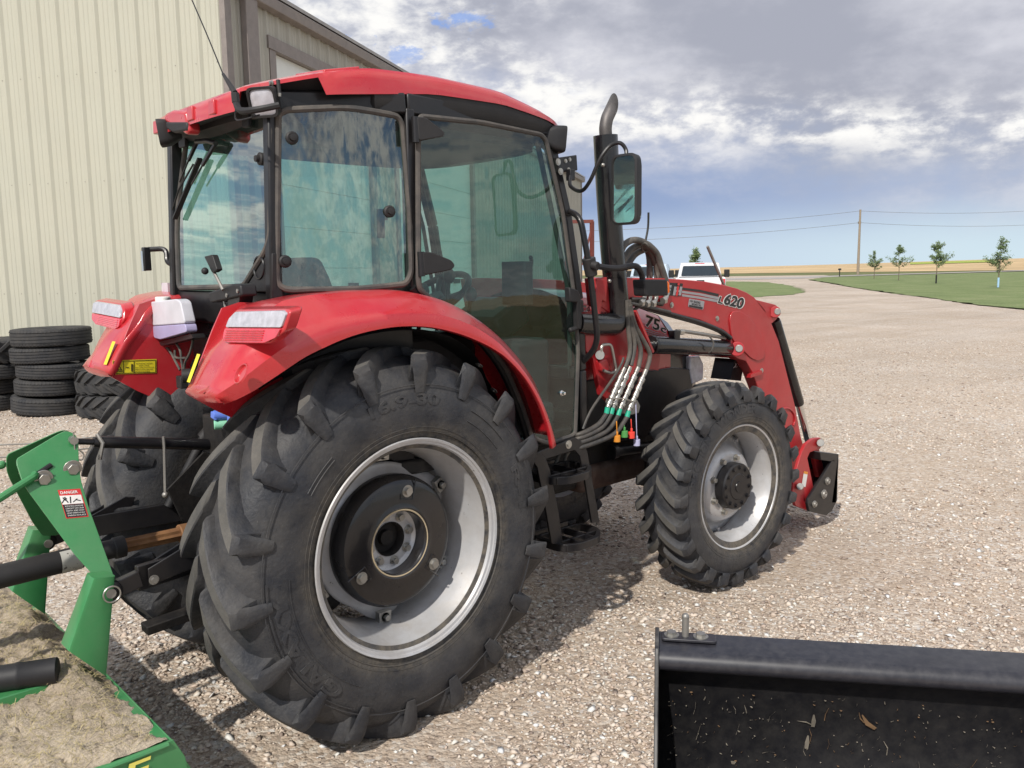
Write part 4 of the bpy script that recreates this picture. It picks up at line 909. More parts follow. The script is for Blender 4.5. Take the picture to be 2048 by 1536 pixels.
for x, y, h in ((.42, -.42, .22), (.30, -.40, .16), (.52, -.44, .14)): b = MB().tube([V(x, y, 1.48), V(x+.03, y, 1.48+h)], .009, 8); b.ball(V(x+.03, y, 1.48+h), .026, 6, (1, 1, 1.3)); b.build('control_lever', 'ink', co)
b = MB(); b.tube(crom([V(1.02, -.26, 1.62), V(1.04, -.30, 1.74), V(1.0, -.34, 1.78)], 4), .01, 8); b.box((.95, -.30, 1.66), (.05, .16, .20)); b.build('display_monitor', 'plastic', tractor, bevel=.01)
# ---------------------------------------------------------------- rear fenders
def pol(phi, r, y): return Vector((r*math.cos(math.radians(phi)), y, .718+r*math.sin(math.radians(phi))))
def ofs_(px, y, lo=0): a = on(*px, 1, -y); return math.hypot(a.x, a.z-.718)
rE = lambda p: float(np.interp(p, [20, 24, 35, 45, 56, 68, 76, 88, 99, 107, 114, 120, 126.4, 131.7, 134.8, 137], [.762, .773, .791, .802, .808, .803, .804, .810, .817, .825, .832, .843, .849, .855, .864, .878]))
rK = lambda p: float(np.interp(p, [20, 35, 45, 53.5, 59, 68, 74, 80, 87, 97.6, 106, 114, 118, 123.5, 127, 129.8, 132.9, 137], [.79, .808, .821, .829, .839, .848, .852, .856, .855, .861, .874, .894, .904, .909, .910, .909, .911, .918]))
rT = lambda p: float(np.interp(p, [20, 28, 38, 50, 62.6, 76, 87, 95, 104, 110, 116, 120, 125, 130, 134, 137], [.852, .871, .888, .892, .903, .921, .930, .936, .958, .988, 1.012, .998, .966, .945, .930, .918]))
rI = lambda p: float(np.interp(p, [20, 50, 75, 84, 94, 104, 111.3, 115.9, 118, 120.1, 123.3, 127.9, 131.3, 134.8, 137.1], [.85, .89, .945, .942, .939, .955, .978, .998, 1.001, .993, .966, .950, .932, .912, .908]))
fenders = []
for s in (-1, 1):
    mb = MB(); secs = []
    for i in range(66):
        p = 20+(137-20)*i/65; yo = .75-.10*(max(0, p-121)/16)**2
        secs.append([pol(p, rE(p)-.004, s*(yo-.015)), pol(p, rE(p), s*yo), pol(p, rE(p)*.5+rK(p)*.5, s*yo), pol(p, rK(p), s*(yo-.004)), pol(p, rK(p)*.8+rT(p)*.2+.002, s*(yo-.030)), pol(p, rK(p)*.35+rT(p)*.65, s*(yo-.065)), pol(p, rT(p), s*min(.655, yo-.09)), pol(p, rT(p)*.6+rI(p)*.4+.004, s*.57), pol(p, rT(p)*.3+rI(p)*.7+.004, s*.48), pol(p, rI(p), s*.40), pol(p, rI(p)-.008, s*.386), pol(p, rI(p)-.03, s*.38)])
    mb.loft(secs, closed=False)
    f = mb.build('fender', 'red', tractor, smooth=45, weld=False); sm = f.modifiers.new('thick', 'SOLIDIFY'); sm.thickness = .006; sm.offset = -1
    fenders.append(f)
    # rear lip closing the end of the fender down to its bottom edge
    mb = MB(); top = secs[-1][1:-1]
    low = [p+V(.012, 0, -.055) for p in top]; low = [Vector((p.x, p.y, float(np.interp(abs(p.y), [.38, .48, .60, .65], [1.319, 1.313, 1.317, 1.322])))) for p in low]
    mb.loft([top, [t.lerp(l, .5)+V(-.004, 0, 0) for t, l in zip(top, low)], low, [l+V(.03, 0, .012) for l in low]], closed=False); mb.build('rear_lip', 'red', f, smooth=50, weld=False)
    # black liner inside the arch
    mb = MB(); secs = []
    for i in range(50):
        p = 22+(124-22)*i/49; yo = float(np.interp(p, [22, 45, 60, 75, 137], [.50, .52, .62, .72, .72])); r = min(rE(p), rI(p))-.012
        secs.append([pol(p, r-.004, s*yo), pol(p, r+.002, s*(yo-.02)), pol(p, r, s*.395), pol(p, r-.30, s*.39)])
    mb.loft(secs, closed=False); mb.build('fender_liner', mat('black_arch_liner', (.01, .01, .011), .8), f, smooth=40, weld=False)
    # tapering red inner strip of the front leg with washers
    for ph in (28, 40, 52):
        MB().lathe(pol(ph, min(rE(ph), rI(ph))-.02, s*float(np.interp(ph, [22, 45, 60], [.51, .53, .60]))), pol(ph, -1, 0)-V(0, 0, .718), [(0, .017), (.004, .017), (.005, .006), (.008, .005), (.008, 0)], 20).build('washer', 'steel', f)
    # vertical inner plate
    yy = s*.385; q = lambda *a: on(a[0], a[1], 1, .385)
    pts = [q(224, 755), q(275, 782), q(331, 806), q(362, 824), q(392, 832), q(425, 832)]+[V(-.05, .385, 1.10), V(-.05, .385, 1.60), q(370, 600), q(310, 598), q(279, 608), q(262, 645), q(240, 700)]
    mb = MB(); mb.prism([Vector((p.x, yy, p.z)) for p in pts], (0, s*.008, 0)); ip = mb.build('inner_plate', 'red', f)
    # rear lamp: clear half above, red half below, wrapped round the corner
    xo = -.545
    def lampq(px): 
        out = []
        for a, b_ in px:
            p = on(a, b_, 0, xo); p.x += (1.60-p.z)*-.28+.0; p.y = p.y; out.append(Vector((p.x, s*-p.y if s > 0 else p.y, p.z)))
        return out
    for nm, mm, px in (('lamp_clear', 'lens', [(459, 654), (461, 637), (470, 624), (562, 622), (571, 628), (568, 655)]), ('lamp_red', 'redlens', [(458, 656), (568, 657), (563, 675), (543, 685), (470, 684), (459, 676)])):
        mb = MB(); mb.prism(roundpoly(lampq(px), .008), (.045, 0, .01)); L = mb.build(nm, mm, f, bevel=.004, seg=3)
        if nm == 'lamp_red':
            for k in range(5):
                a = lampq([(464, 661+4.5*k), (538, 661.5+4.5*k)]); MB().tube([a[0]+V(-.001, 0, 0), a[1]+V(-.001, 0, 0)], .0022, 5).build('lens_ridge', 'redlens', L)
    mb = MB(); mb.prism(roundpoly(lampq([(454.5, 660), (457, 634), (467, 620), (566, 618.5), (574, 623), (571, 664), (552, 687), (465, 687)]), .012), (.045, 0, .01)); mb2 = mb.build('lamp_bezel', 'red', f, bevel=.006); mb2.location = (.008, 0, 0)
    # yellow warning strip on the inner rear edge
    e = MB(); a = [on(x, y_, 1, -.40)+V(-.010, 0, 0) for x, y_ in ((379.5, 763), (400, 707))]; 
    wv = .03
    def sy(p, d): return Vector((p.x+(-.002 if d else 0), (-1 if s < 0 else 1)*(abs(p.y)+d), p.z))
    e.quad(sy(a[0], 0), sy(a[0], wv), sy(a[1], wv), sy(a[1], 0)); e.build('yellow_strip', 'yellow', f, smooth=0)
    if s > 0: continue
    rl_ = MB(); c = on(483, 748, 0, -.632); c.y *= (1 if s < 0 else -1)
    rl_.lathe(c, (-1, 0, .55), [(0, .036), (.005, .033), (.004, .030), (-.004, .027), (-.004, 0)], 28); rl_.build('round_recess', 'red', f)
lab(fenders[0], 'right rear fender arching over the big near wheel'); lab(fenders[1], 'left rear fender with yellow warning sticker inside')
# warning sticker on the left inner plate (faces the camera)
b = MB(); q = lambda x, y, d=.383: on(x, y, 1, d)
b.quad(q(225, 749), q(313, 746), q(313, 718), q(225, 721)); stk = b.build('warning_sticker', 'yellow', tractor, smooth=0)
b = MB(); e = .3818
for a, c in (((227, 747), (227, 723)), ((247, 747), (247, 723)), ((268, 747), (268, 722)), ((311, 745), (311, 720)), ((227, 747), (311, 744.5)), ((227, 723), (311, 720))): b.bar(q(*a, e), q(*c, e), .002, .0008, up=(0, 1, 0))
for a, c in (((230, 743), (237, 729)), ((237, 729), (245, 743)), ((230, 743), (245, 743))): b.bar(q(*a, e), q(*c, e), .0025, .0008, up=(0, 1, 0))
b.bar(q(233, 740, e), q(242, 740, e), .004, .0008, up=(0, 1, 0)); b.bar(q(252, 735, e), q(258, 735, e), .003, .0008, up=(0, 1, 0)); b.bar(q(264, 728, e), q(264, 743, e), .006, .0008, up=(0, 1, 0))
b.build('sticker_print', 'ink', stk, smooth=0)
b = MB()
for i, (t, x0, x1) in enumerate((('RESTRAINING HAZARD', 272, 305), ('KEEP CLEAR', 278, 298), ('STAY CLEAR OF HITCH AND', 270, 308), ('REMOTE CONTROL AREA WHEN', 270, 306), ('ENGINE IS RUNNING', 270, 300))):
    yb = 728.5+4*i; put_text(b, t, q(x0, yb+.3, e), q(x1, yb-.6, e)-q(x0, yb+.3, e), q(x0, yb-2.4, e)-q(x0, yb+.3, e), .0004)
b.build('sticker_text', 'ink', stk, smooth=0)
# washer bottle on the rear of the cab
X = -.47; o_ = lambda x, y, dx=0: on(x, y, 0, X+dx)
b = MB(); b.prism(roundpoly([o_(290, 612), o_(298, 604), o_(352, 598), o_(360, 603), o_(370, 647), o_(301, 652)], .015), (.045, 0, 0)); wb = b.build('washer_bottle', 'bottle', tractor, bevel=.008, seg=3)
b = MB(); b.prism(roundpoly([o_(301, 653, .0), o_(370, 648, .0), o_(373, 664), o_(320, 679), o_(308, 676)], .012), (.045, 0, 0)); b.build('washer_fluid', 'fluid', wb, bevel=.008, seg=3)
b = MB(); p = o_(326, 604, .045); b.cyl(p, p+V(0, 0, .022), .030, 20); b.build('bottle_cap', 'white', wb, bevel=.004)
for pts in ([(322, 690), (338, 700), (352, 725), (360, 740)], [(350, 684), (360, 700), (363, 722), (366, 742)], [(386, 680), (380, 705), (370, 725), (368, 742)], [(350, 700), (352, 715), (372, 716)]):
    MB().tube(crom([o_(*v, .05) for v in pts], 5), .005, 7).build('washer_tube', 'hose', wb)
b = MB(); b.prism([o_(318, 684, .02), o_(382, 668, .02), o_(386, 676, .02), o_(322, 692, .02)], (.05, 0, 0)); b.build('bottle_bracket', 'black', wb)
b = MB(); p = o_(364, 752, .0); b.cyl(p, p+V(.04, -.02, 0), .028, 20); b.box(o_(364, 764, .03), (.03, .05, .05)); b.build('trailer_socket', 'plastic', tractor, bevel=.004)
b = MB(); b.box(on(334, 577, 1, .56), (.02, .07, .05)); b.build('number_plate_bracket', 'bottle', tractor)
# remote lever box
X2 = -.46; r_ = lambda x, y, dx=0: on(x, y, 0, X2+dx)
b = MB(); b.prism(roundpoly([r_(416, 585), r_(440, 577), r_(470, 567), r_(480, 570), r_(483, 592), r_(450, 600), r_(420, 606)], .01), (.06, 0, 0)); lv = b.build('lever_box', 'plastic', tractor, bevel=.006)
b = MB(); b.prism(roundpoly([r_(408, 513, -.02), r_(424, 509, -.02), r_(434, 540, -.02), r_(424, 546, -.02)], .008), (.022, 0, 0)); b.build('lever_knob', 'ink', lv, bevel=.005)
MB().tube([r_(428, 544, -.01), r_(446, 580, -.01)], .006, 8).build('lever_rod', 'steel', lv)
MB().ball(r_(410, 542, -.03), .013, 6).build('lever_ball', 'plastic', lv)
MB().tube([r_(448, 600, .02), r_(452, 622, .02), r_(447, 628, .02)], .005, 8).build('lever_rod', 'zinc', lv)
b = MB(); b.prism([r_(455, 592, .01), r_(480, 590, .01), r_(476, 618, .01), r_(458, 630, .01)], (.05, 0, 0)); b.build('lever_bracket', 'black', lv)
for x, y in ((454, 590.5), (475.5, 582)): MB().hexbolt(r_(x, y, -.001), (-1, 0, 0), .005, .004).build('bolt', 'zinc', lv)
for sx_, x0, y0 in ((0, 427, 831), (1, 460, 838)):
    c1 = on(x0, y0, 0, -.47); c2 = on(x0+1, y0+19, 0, -.47)
    b = MB(); b.cyl(c1, c1+V(.05, -.02, 0), .019, 18); b.prism([c1+V(-.004, .016, .014), c1+V(-.004, .020, -.01), c1+V(-.004, -.02, -.016), c1+V(-.004, -.012, .016)], (.012, 0, 0)); b.build('coupler_cap', 'blue', tractor, bevel=.003)
    b = MB(); b.cyl(c2, c2+V(.05, -.02, 0), .0175, 18); b.build('coupler_cap', 'mint', tractor, bevel=.003)
b = MB(); b.box((-.38, -.10, 1.10), (.10, .30, .16)); b.build('remote_valve_block', 'dark', tractor, bevel=.01)
# ---------------------------------------------------------------- hitch parts that belong to the tractor
tl0, tl1 = on(152, 883, 1, 0), on(462, 890, 1, 0)
b = MB(); b.tube([tl0, tl0.lerp(tl1, .12)], .011, 10); b.tube([tl0.lerp(tl1, .1), tl0.lerp(tl1, .14), tl0.lerp(tl1, .24), tl0.lerp(tl1, .82), tl0.lerp(tl1, .90)], [.018, .022, .022, .022, .017], 14); b.tube([tl0.lerp(tl1, .9), tl1], .011, 10); tk = b.build('top_link', 'black', tractor)
b = MB(); p = tl0.lerp(tl1, .52); b.tube([p+V(0, -.026, .03), p+V(0, -.026, -.02), p+V(-.01, -.03, -.20)], .006, 8); b.ball(p+V(-.01, -.03, -.19), .012, 6); b.build('link_handle', 'steel', tk)
b = MB(); b.tube([tl0.lerp(tl1, .12)+V(0, -.01, .03), tl0.lerp(tl1, .14)+V(0, -.03, 0), tl0.lerp(tl1, .12)+V(0, -.02, -.06)], .007, 8); b.build('link_lock', 'steel', tk)
for s in (-1, 1):
    e = on(217, 1183, 1, -.37); e.y = s*.37
    b = MB(); b.lathe(e, (0, 1, 0), [(-.022, .030), (-.018, .040), (.018, .040), (.022, .030), (.022, .016), (-.022, .016)], 24, close=True); b.bar(e+V(.03, 0, .004), e+V(.10, 0, .02), .03, .055); b.bar(e+V(.09, 0, .02), e+V(.78, -s*.10, .03), .022, .085); b.prism([e+V(.12, -s*.016, .05), e+V(.30, -s*.02, .12), e+V(.34, -s*.02, .11), e+V(.30, -s*.02, .02), e+V(.12, -s*.016, -.01)], (0, -s*.006, 0)); b.prism([e+V(.12, s*.016, .05), e+V(.30, s*.02, .12), e+V(.34, s*.02, .11), e+V(.30, s*.02, .02), e+V(.12, s*.016, -.01)], (0, s*.006, 0))
    ll = b.build('lower_link', 'black', tractor, bevel=.003)
    MB().hexbolt(e+V(.135, s*.025, .01), (0, s, 0), .011, .012).build('bolt', 'steel', ll)
    b = MB(); b.cyl(e+V(0, s*.028, 0), e+V(0, -s*.06, 0), .0155, 18); b.build('hitch_pin', 'steel', ll); b = MB(); b.tube([e+V(.026*math.cos(t), s*.034, .026*math.sin(t)) for t in [2*PI*i/22 for i in range(22)]], .003, 6, closed=True); b.build('lynch_ring', 'zinc', ll)
    b = MB(); b.tube([e+V(.45, -s*.08, .06), V(-.34, s*.26, 1.04)], .020, 12); b.tube([V(-.34, s*.26, 1.04), V(-.26, s*.22, 1.14)], .03, 12); b.build('lift_rod', 'plastic', tractor)
b = MB(); b.prism([V(-.50, -.18, .90), V(-.36, -.18, .99), V(-.28, -.22, .96), V(-.28, -.22, .62), V(-.44, -.22, .70)], (0, -.012, 0)); b.build('drawbar_plate', 'dark', tractor, bevel=.003)
b = MB(); b.prism([V(-.52, .22, .86), V(-.36, .22, .99), V(-.28, .22, .96), V(-.28, .22, .62), V(-.46, .22, .70)], (0, .012, 0)); b.build('drawbar_plate', 'dark', tractor, bevel=.003)
b = MB(); b.bar((-.72, 0, .40), (.2, 0, .46), .07, .035); b.build('drawbar', 'dark', tractor, bevel=.004)
# ---------------------------------------------------------------- exhaust
ey = -.50; eo = lambda x, y, d=0: on(x, y, 1, ey+d)
b = MB(); pth = [eo(1211, 271), eo(1217, 400), eo(1226, 520), eo(1234, 600), eo(1237, 648), eo(1190, 648), eo(1150, 645)]
b.tube(roundpath(pth, .13, 10), .0575, 24); ex = b.build('exhaust_stack', 'black_gloss', tractor, smooth=50)
b = MB(); t_ = crom([eo(1212, 276), eo(1211, 256), eo(1214, 238), eo(1219, 226)], 6); n = 20; rings = []
for i, p in enumerate(t_):
    d = (t_[min(i+1, len(t_)-1)]-t_[max(i-1, 0)]).normalized(); u = d.cross(V(0, 1, 0)).normalized(); w_ = d.cross(u); rings.append([p+(u*math.cos(a)+w_*math.sin(a))*.030 for a in [2*PI*j/n for j in range(n)]])
top = rings[-1]; ctr = sum(top, Vector())/n; dd_ = (t_[-1]-t_[-3]).normalized()
rings[-1] = [p+dd_*((ctr.x+.028-p.x)/max(dd_.x, .3)) for p in top]
b.loft(rings, cap=False); tp = b.build('exhaust_tip', mat('brushed_exhaust_tip', (.13, .12, .115), .55, metal=.7, var=.3), ex, smooth=50); tp.modifiers.new('thick', 'SOLIDIFY').thickness = .003
for p in ((1219, 562), (1206, 330)): MB().ball(eo(*p, -.052), .009, 6).build('bolt', 'zinc', ex)
# ---------------------------------------------------------------- steps
sy_ = -.62; so_ = lambda x, y, d=0: on(x, y, 1, sy_+d)
b = MB(); b.prism([so_(*p) for p in [(1064, 908), (1079, 904), (1092, 917), (1100, 938), (1117, 1022), (1127, 1091), (1104, 1087), (1092, 1020), (1083, 975), (1075, 935), (1066, 922)]], (0, .012, 0)); stp = b.build('step_rail', 'black', tractor, bevel=.002)
b = MB(); b.prism([so_(*p, .04) for p in [(1078, 904), (1151, 875), (1166, 884), (1175, 904), (1186, 967), (1200, 1046), (1184, 1046), (1170, 960), (1160, 912), (1150, 900), (1092, 918)]], (0, .012, 0)); s2 = b.build('step_rail', 'black', tractor, bevel=.002)
MB().hexbolt(so_(1137, 889, .04), (0, -1, 0), .013, .01).build('bolt', 'zinc', s2)
def tread(zc, x0, x1, y0, y1):
    b = MB(); ol = roundpoly([V(x0, y0, zc), V(x0, y1+.05, zc), V(x0+.07, y1, zc), V(x1-.10, y1+.005, zc), V(x1, y1+.09, zc), V(x1, y0, zc)], .05, 5)
    n = len(ol); c = sum(ol, Vector())/n; inn = [p+(c-p).normalized()*.022 for p in ol]
    b.loft([[p+V(0, 0, -.035) for p in ol], [p+V(0, 0, 0) for p in ol], [p for p in inn], [p+V(0, 0, -.035) for p in inn]]+[[p+V(0, 0, -.035) for p in ol]], cap=False)
    xm = (x0+x1)/2
    for a, d in (((x0+.01, y0+.06), (x1-.02, y0+.06)), ((x0+.02, y1+.09), (x1-.02, y1+.09)), ((xm-.05, y0), (xm-.05, y1+.01)), ((xm+.05, y0), (xm+.05, y1+.01)), ((xm-.13, y0+.03), (xm-.13, y1+.03))): b.bar(V(*a, zc-.018), V(*d, zc-.018), .014, .03)
    return b.build('step_tread', 'black', tractor, bevel=.002)
tread(.500, .870, 1.19, -.46, -.69); tread(.815, .82, 1.14, -.44, -.68)
for pts in ([(1122, 898), (1116, 915), (1109, 932), (1102, 945)], [(1143, 896), (1132, 912), (1128, 930), (1124, 945)]):
    MB().tube(crom([on(*p, 1, -.44) for p in pts], 5), .009, 8).build('hose', 'hose', tractor)
# ---------------------------------------------------------------- front loader
LY = -.50; lo_ = lambda x, y, d=0: on(x, y, 1, LY+d)
arm_px = [(1190, 556), (1218, 554), (1290, 556), (1326, 556.5), (1367, 559), (1410, 563), (1447, 569.5), (1475, 577), (1494, 585), (1508, 594), (1519, 606), (1529, 618), (1536, 632), (1545, 651), (1558, 683), (1590, 810), (1602, 874), (1618, 930), (1612, 1000), (1590, 1005), (1586, 940), (1575, 905), (1560, 872), (1536, 817), (1520, 785), (1504, 743), (1492, 722), (1478, 718), (1468, 712), (1460, 700), (1462, 686), (1463, 672), (1447, 660), (1399, 640), (1336, 624), (1269, 607), (1262, 640), (1240, 640), (1196, 610)]
arm_o = [lo_(*p) for p in arm_px]
b = MB(); b.prism(arm_o, (0, .07, 0)); arm = b.build('loader_arm', 'red_arm', tractor, bevel=.004); lab(arm, 'right loader arm with model lettering and black cylinders')
b = MB(); b.prism([mir(p) for p in arm_o], (0, -.07, 0)); armL = b.build('loader_arm', 'red_arm', tractor, bevel=.004)
b = MB(); b.tube([lo_(1470, 700, .08), mir(lo_(1470, 700, .08))], .05, 18); b.build('cross_tube', 'red_arm', tractor)
b = MB(); b.tube([lo_(1600, 985, .08), mir(lo_(1600, 985, .08))], .045, 18); b.build('cross_tube', 'red_arm', tractor)
b = MB(); b.prism(roundpoly([lo_(*p) for p in [(1457, 640), (1462, 623), (1476, 621), (1498, 634), (1520, 668), (1528, 700), (1526, 716), (1514, 722), (1500, 716), (1488, 704), (1470, 690), (1461, 672)]], .02), (0, -.008, 0)); b.build('gusset_plate', 'red_arm', arm, bevel=.003)
b = MB(); b.prism([lo_(*p) for p in [(1510, 599), (1550, 609), (1560, 616), (1561, 628), (1552, 640), (1542, 648), (1534, 630)]], (0, .07, 0)); b.cyl(lo_(1550, 624, -.02), lo_(1550, 624, .10), .034, 20); b.build('pin_ear', 'red_arm', arm, bevel=.003)
for p, r in (((1555, 623), .020), ((1478, 697), .022)): MB().cyl(lo_(*p, -.034), lo_(*p, -.01), r, 20).build('pivot_pin', 'zinc', arm, bevel=.003)
b = MB(); b.cyl(lo_(1474, 698, -.022), lo_(1474, 698, .03), .042, 24); b.build('pin_boss', 'red_arm', arm, bevel=.004)
for p in ((1343, 610), (1434, 637), (1523, 741)): MB().hexbolt(lo_(*p, 0), (0, -1, 0), .010, .008).build('bolt', 'zinc', arm)
b = MB(); b.tube([lo_(1572+18*math.cos(t), 838+22*math.sin(t), -.004) for t in np.linspace(PI*.95, PI*2.2, 14)], .006, 8); b.build('weld_ring', 'red_arm', arm)
# mast
b = MB(); b.prism([lo_(*p, .004) for p in [(1192, 557), (1222, 556), (1262, 625), (1296, 690), (1298, 706), (1281, 738), (1258, 765), (1222, 806), (1203, 790), (1186, 716), (1172, 702), (1170, 660), (1196, 625)]], (0, .03, 0)); ms = b.build('loader_mast', 'red_arm', tractor, bevel=.003); b = MB(); b.prism([mir(lo_(*p, .004)) for p in [(1192, 557), (1222, 556), (1262, 625), (1296, 690), (1298, 706), (1281, 738), (1258, 765), (1222, 806), (1203, 790), (1186, 716), (1172, 702), (1170, 660), (1196, 625)]], (0, -.03, 0)); b.build('loader_mast', 'red_arm', tractor, bevel=.003)
b = MB(); b.prism([lo_(*p, .12) for p in [(1262, 640), (1323, 690), (1317, 741), (1285, 735), (1240, 720)]], (0, .02, 0)); b.build('mast_back_plate', 'red_arm', ms)
b = MB(); b.bar(lo_(1263, 622, -.01), lo_(1298, 704, -.01), .06, .014, up=(1, 0, .3)); b.build('mast_flange', 'red_arm', ms)
b = MB(); b.prism([lo_(*p, -.03) for p in [(1193, 557), (1215, 557), (1213, 605), (1205, 600), (1200, 640), (1193, 640)]], (0, .03, 0)); b.build('mast_head', 'red_arm', ms, bevel=.004)
b = MB(); b.tube(roundpath([lo_(*p, -.03) for p in [(1204, 716), (1202, 690), (1222, 688), (1233, 742), (1222, 747), (1207, 741)]], .025, 5), .0075, 10); b.build('park_pin', 'zinc', ms)
b = MB(); b.prism([lo_(*p, -.02) for p in [(1199, 722), (1214, 716), (1222, 738), (1213, 748), (1203, 742)]], (0, .03, 0)); b.build('pin_block', 'red_arm', ms, bevel=.008)
b = MB(); b.cyl(lo_(1200, 710, -.03), lo_(1200, 710, .0), .022, 20); b.build('latch_pin', 'zinc', ms)
# cylinders
def cylinder(a, c, r, rod, rodr=.018):
    b = MB(); a = Vector(a); c = Vector(c); b.tube([a, a.lerp(c, .03), c.lerp(a, .03), c], [r*.9, r, r, r*.9], 22); o = b.build('hydraulic_cylinder', 'black_gloss', arm, smooth=50)
    MB().cyl(c, rod, rodr, 16).build('cylinder_rod', 'chrome', arm); return o
cylinder(lo_(1472, 697, .04), lo_(1303, 690, .0), .045, lo_(1285, 689, .0), .022)
MB().cyl(lo_(1306, 690, .0), lo_(1301, 690, .0), .0475, 22).build('gland_ring', 'black', arm)
b = MB(); b.box(lo_(1349, 672, .0), (.05, .04, .06)); b.build('port_block', 'black', arm, bevel=.004)
MB().tube(crom([lo_(1352, 662, .0), lo_(1370, 663, .0), lo_(1410, 669, .0), lo_(1450, 676, .02)], 5), .010, 8).build('steel_line', 'steel', arm)
MB().tube(crom([lo_(1358, 664, -.01), lo_(1366, 664, -.01)], 3), .016, 6).build('fitting', 'zinc', arm)
b = MB(); b.tube(crom([lo_(1419, 673, -.04), lo_(1427, 685, -.052), lo_(1424, 700, -.05), lo_(1418, 706, -.03)], 5), .005, 6); b.build('cable_tie', 'hose', arm)
cylinder(lo_(1549, 640, .04), lo_(1598, 808, .04), .036, lo_(1617, 884, .04), .024)
# level indicator rods
MB().cyl(lo_(1415, 493, .1), lo_(1449, 573, .1), .0085, 10).build('indicator_rod', 'steel', arm)
MB().tube(crom([lo_(1297, 425, .06), lo_(1296, 455, .06), lo_(1291, 482, .06)], 4), .0055, 8).build('tie_tail', 'ink', arm)
# steel hydraulic lines under the arm
for k, dy in enumerate((0, 4)):
    MB().tube(crom([lo_(*p, -.005+.018*k) for p in [(1262, 603+dy), (1300, 616+dy), (1340, 627+dy), (1400, 644+dy), (1440, 660+dy), (1462, 676+dy)]], 5), .010, 8).build('steel_line', 'black', arm)
    MB().tube([lo_(1490+9*k, 716, .06), lo_(1505+9*k, 770, .06), lo_(1528+9*k, 830, .06)], .012, 8).build('steel_line', 'steel', arm)
b = MB(); b.bar(lo_(1497, 752, -.0), lo_(1520, 744, -.0), .03, .02); b.build('line_clamp', 'red_arm', arm)
b = MB(); b.prism([lo_(*p, .10) for p in [(1470, 718), (1489, 719), (1482, 762), (1461, 760)]], (0, .14, 0)); sg = b.build('guard_plate', 'black', arm)
b = MB(); put_text(b, 'XTR', lo_(1466, 736, .098), lo_(1482, 733, .098)-lo_(1466, 736, .098), lo_(1468, 727, .098)-lo_(1466, 736, .098), .001, .03, .3); b.build('guard_lettering', 'wink', sg, smooth=0)
# bucket linkage and attachment
K = -.58; ko = lambda x, y, d=0: on(x, y, 1, K+d)
b = MB(); b.prism([ko(*p) for p in [(1627, 877), (1640, 875), (1647, 886), (1640, 898), (1620, 905), (1615, 916), (1628, 979), (1617, 1022), (1592, 1012), (1584, 990), (1588, 958), (1603, 906), (1612, 888)]], (0, .022, 0)); bl = b.build('bucket_link', 'red_arm', arm, bevel=.003)
b = MB(); b.prism([ko(*p, .06) for p in [(1625, 900), (1638, 897), (1650, 945), (1638, 955)]], (0, .03, 0)); b.build('bucket_link', 'red_arm', arm, bevel=.003)
b = MB(); b.prism([ko(*p, .12) for p in [(1600, 930), (1640, 940), (1640, 1010), (1600, 1005)]], (0, .10, 0)); b.build('carrier_tube', 'red_arm', arm, bevel=.01)
for p, r, d in (((1641, 886), .024, 0), ((1600, 973), .022, 0)): MB().cyl(ko(*p, -.03), ko(*p, .02), r, 20).build('pivot_pin', 'zinc', bl, bevel=.003)
b = MB(); b.quad(ko(1603, 972, -.002), ko(1611, 974, -.002), ko(1616, 944, -.002), ko(1608, 942, -.002)); st2 = b.build('white_sticker', 'wink', bl, smooth=0)
b = MB(); b.quad(ko(1607.5, 947, -.003), ko(1615.3, 949, -.003), ko(1616, 944, -.003), ko(1608, 942, -.003)); b.build('sticker_header', 'c_orange', st2, smooth=0)
b = MB(); b.prism([ko(*p, -.03) for p in [(1666, 919), (1676, 925), (1675, 1000), (1664, 1022), (1653, 1031), (1619, 1023), (1615, 1007), (1617, 997)]], (0, .018, 0)); bk = b.build('quick_attach_plate', 'black', arm, bevel=.003)
b = MB(); b.prism([mir(ko(*p, -.03)) for p in [(1666, 919), (1676, 925), (1675, 1000), (1664, 1022), (1653, 1031), (1619, 1023), (1615, 1007), (1617, 997)]], (0, -.018, 0)); b.build('quick_attach_plate', 'black', arm, bevel=.003)
for p, r in (((1654, 962), .020), ((1647, 988), .024), ((1628, 1008), .018)): MB().lathe(ko(*p, -.03), (0, -1, 0), [(0, r*1.3), (.006, r*1.3), (.008, r), (.016, r*.9), (.016, r*.4), (.010, r*.3), (.01, 0)], 20).build('plate_bolt', 'steel', bk)
e0 = ko(1640, 904, -.03); e1 = ko(1677, 908, -.03); e2 = ko(1677, 925, -.03); e3 = ko(1642, 920, -.03)
b = MB(); b.prism([e0, e1, e2, e3], (0, 1.22, 0)); b.build('attach_beam', 'black', arm, bevel=.004)
b = MB(); b.prism([e1+V(0, 0, 0), e2+V(0, 0, 0), ko(1672, 1005, -.03), ko(1664, 1005, -.03)], (0, 1.22, 0)); b.build('attach_back', 'black', arm)
# decals on the arm
D = -.0015; dl = lambda x, y: lo_(x, y, D)
def par(t, ll, lr, ul, bold, sh, m, nm, lift, parent=arm):
    b = MB(); put_text(b, t, dl(*ll), dl(*lr)-dl(*ll), dl(*ul)-dl(*ll), lift, bold, sh); return b.build(nm, m, parent, smooth=0)
for i in range(3):
    b = MB(); y0 = 575+6.6*i; b.add([dl(1364, y0), dl(1400, y0+4.5+.3*i), dl(1438, y0+13.0-.6*i), dl(1436, y0+18-.6*i), dl(1400, y0+9+.3*i), dl(1364, y0+4.4)], [(0, 1, 2, 3, 4, 5)]); b.build('arm_stripe', 'greyink' if i else 'ink', arm, smooth=0)
par('L', (1434, 606.5), (1445, 609.5), (1436.5, 590.5), .085, .15, 'wink', 'decal_outline', .0005); par('620', (1444, 609.5), (1486, 620), (1450, 584), .075, .1, 'wink', 'decal_outline', .0005)
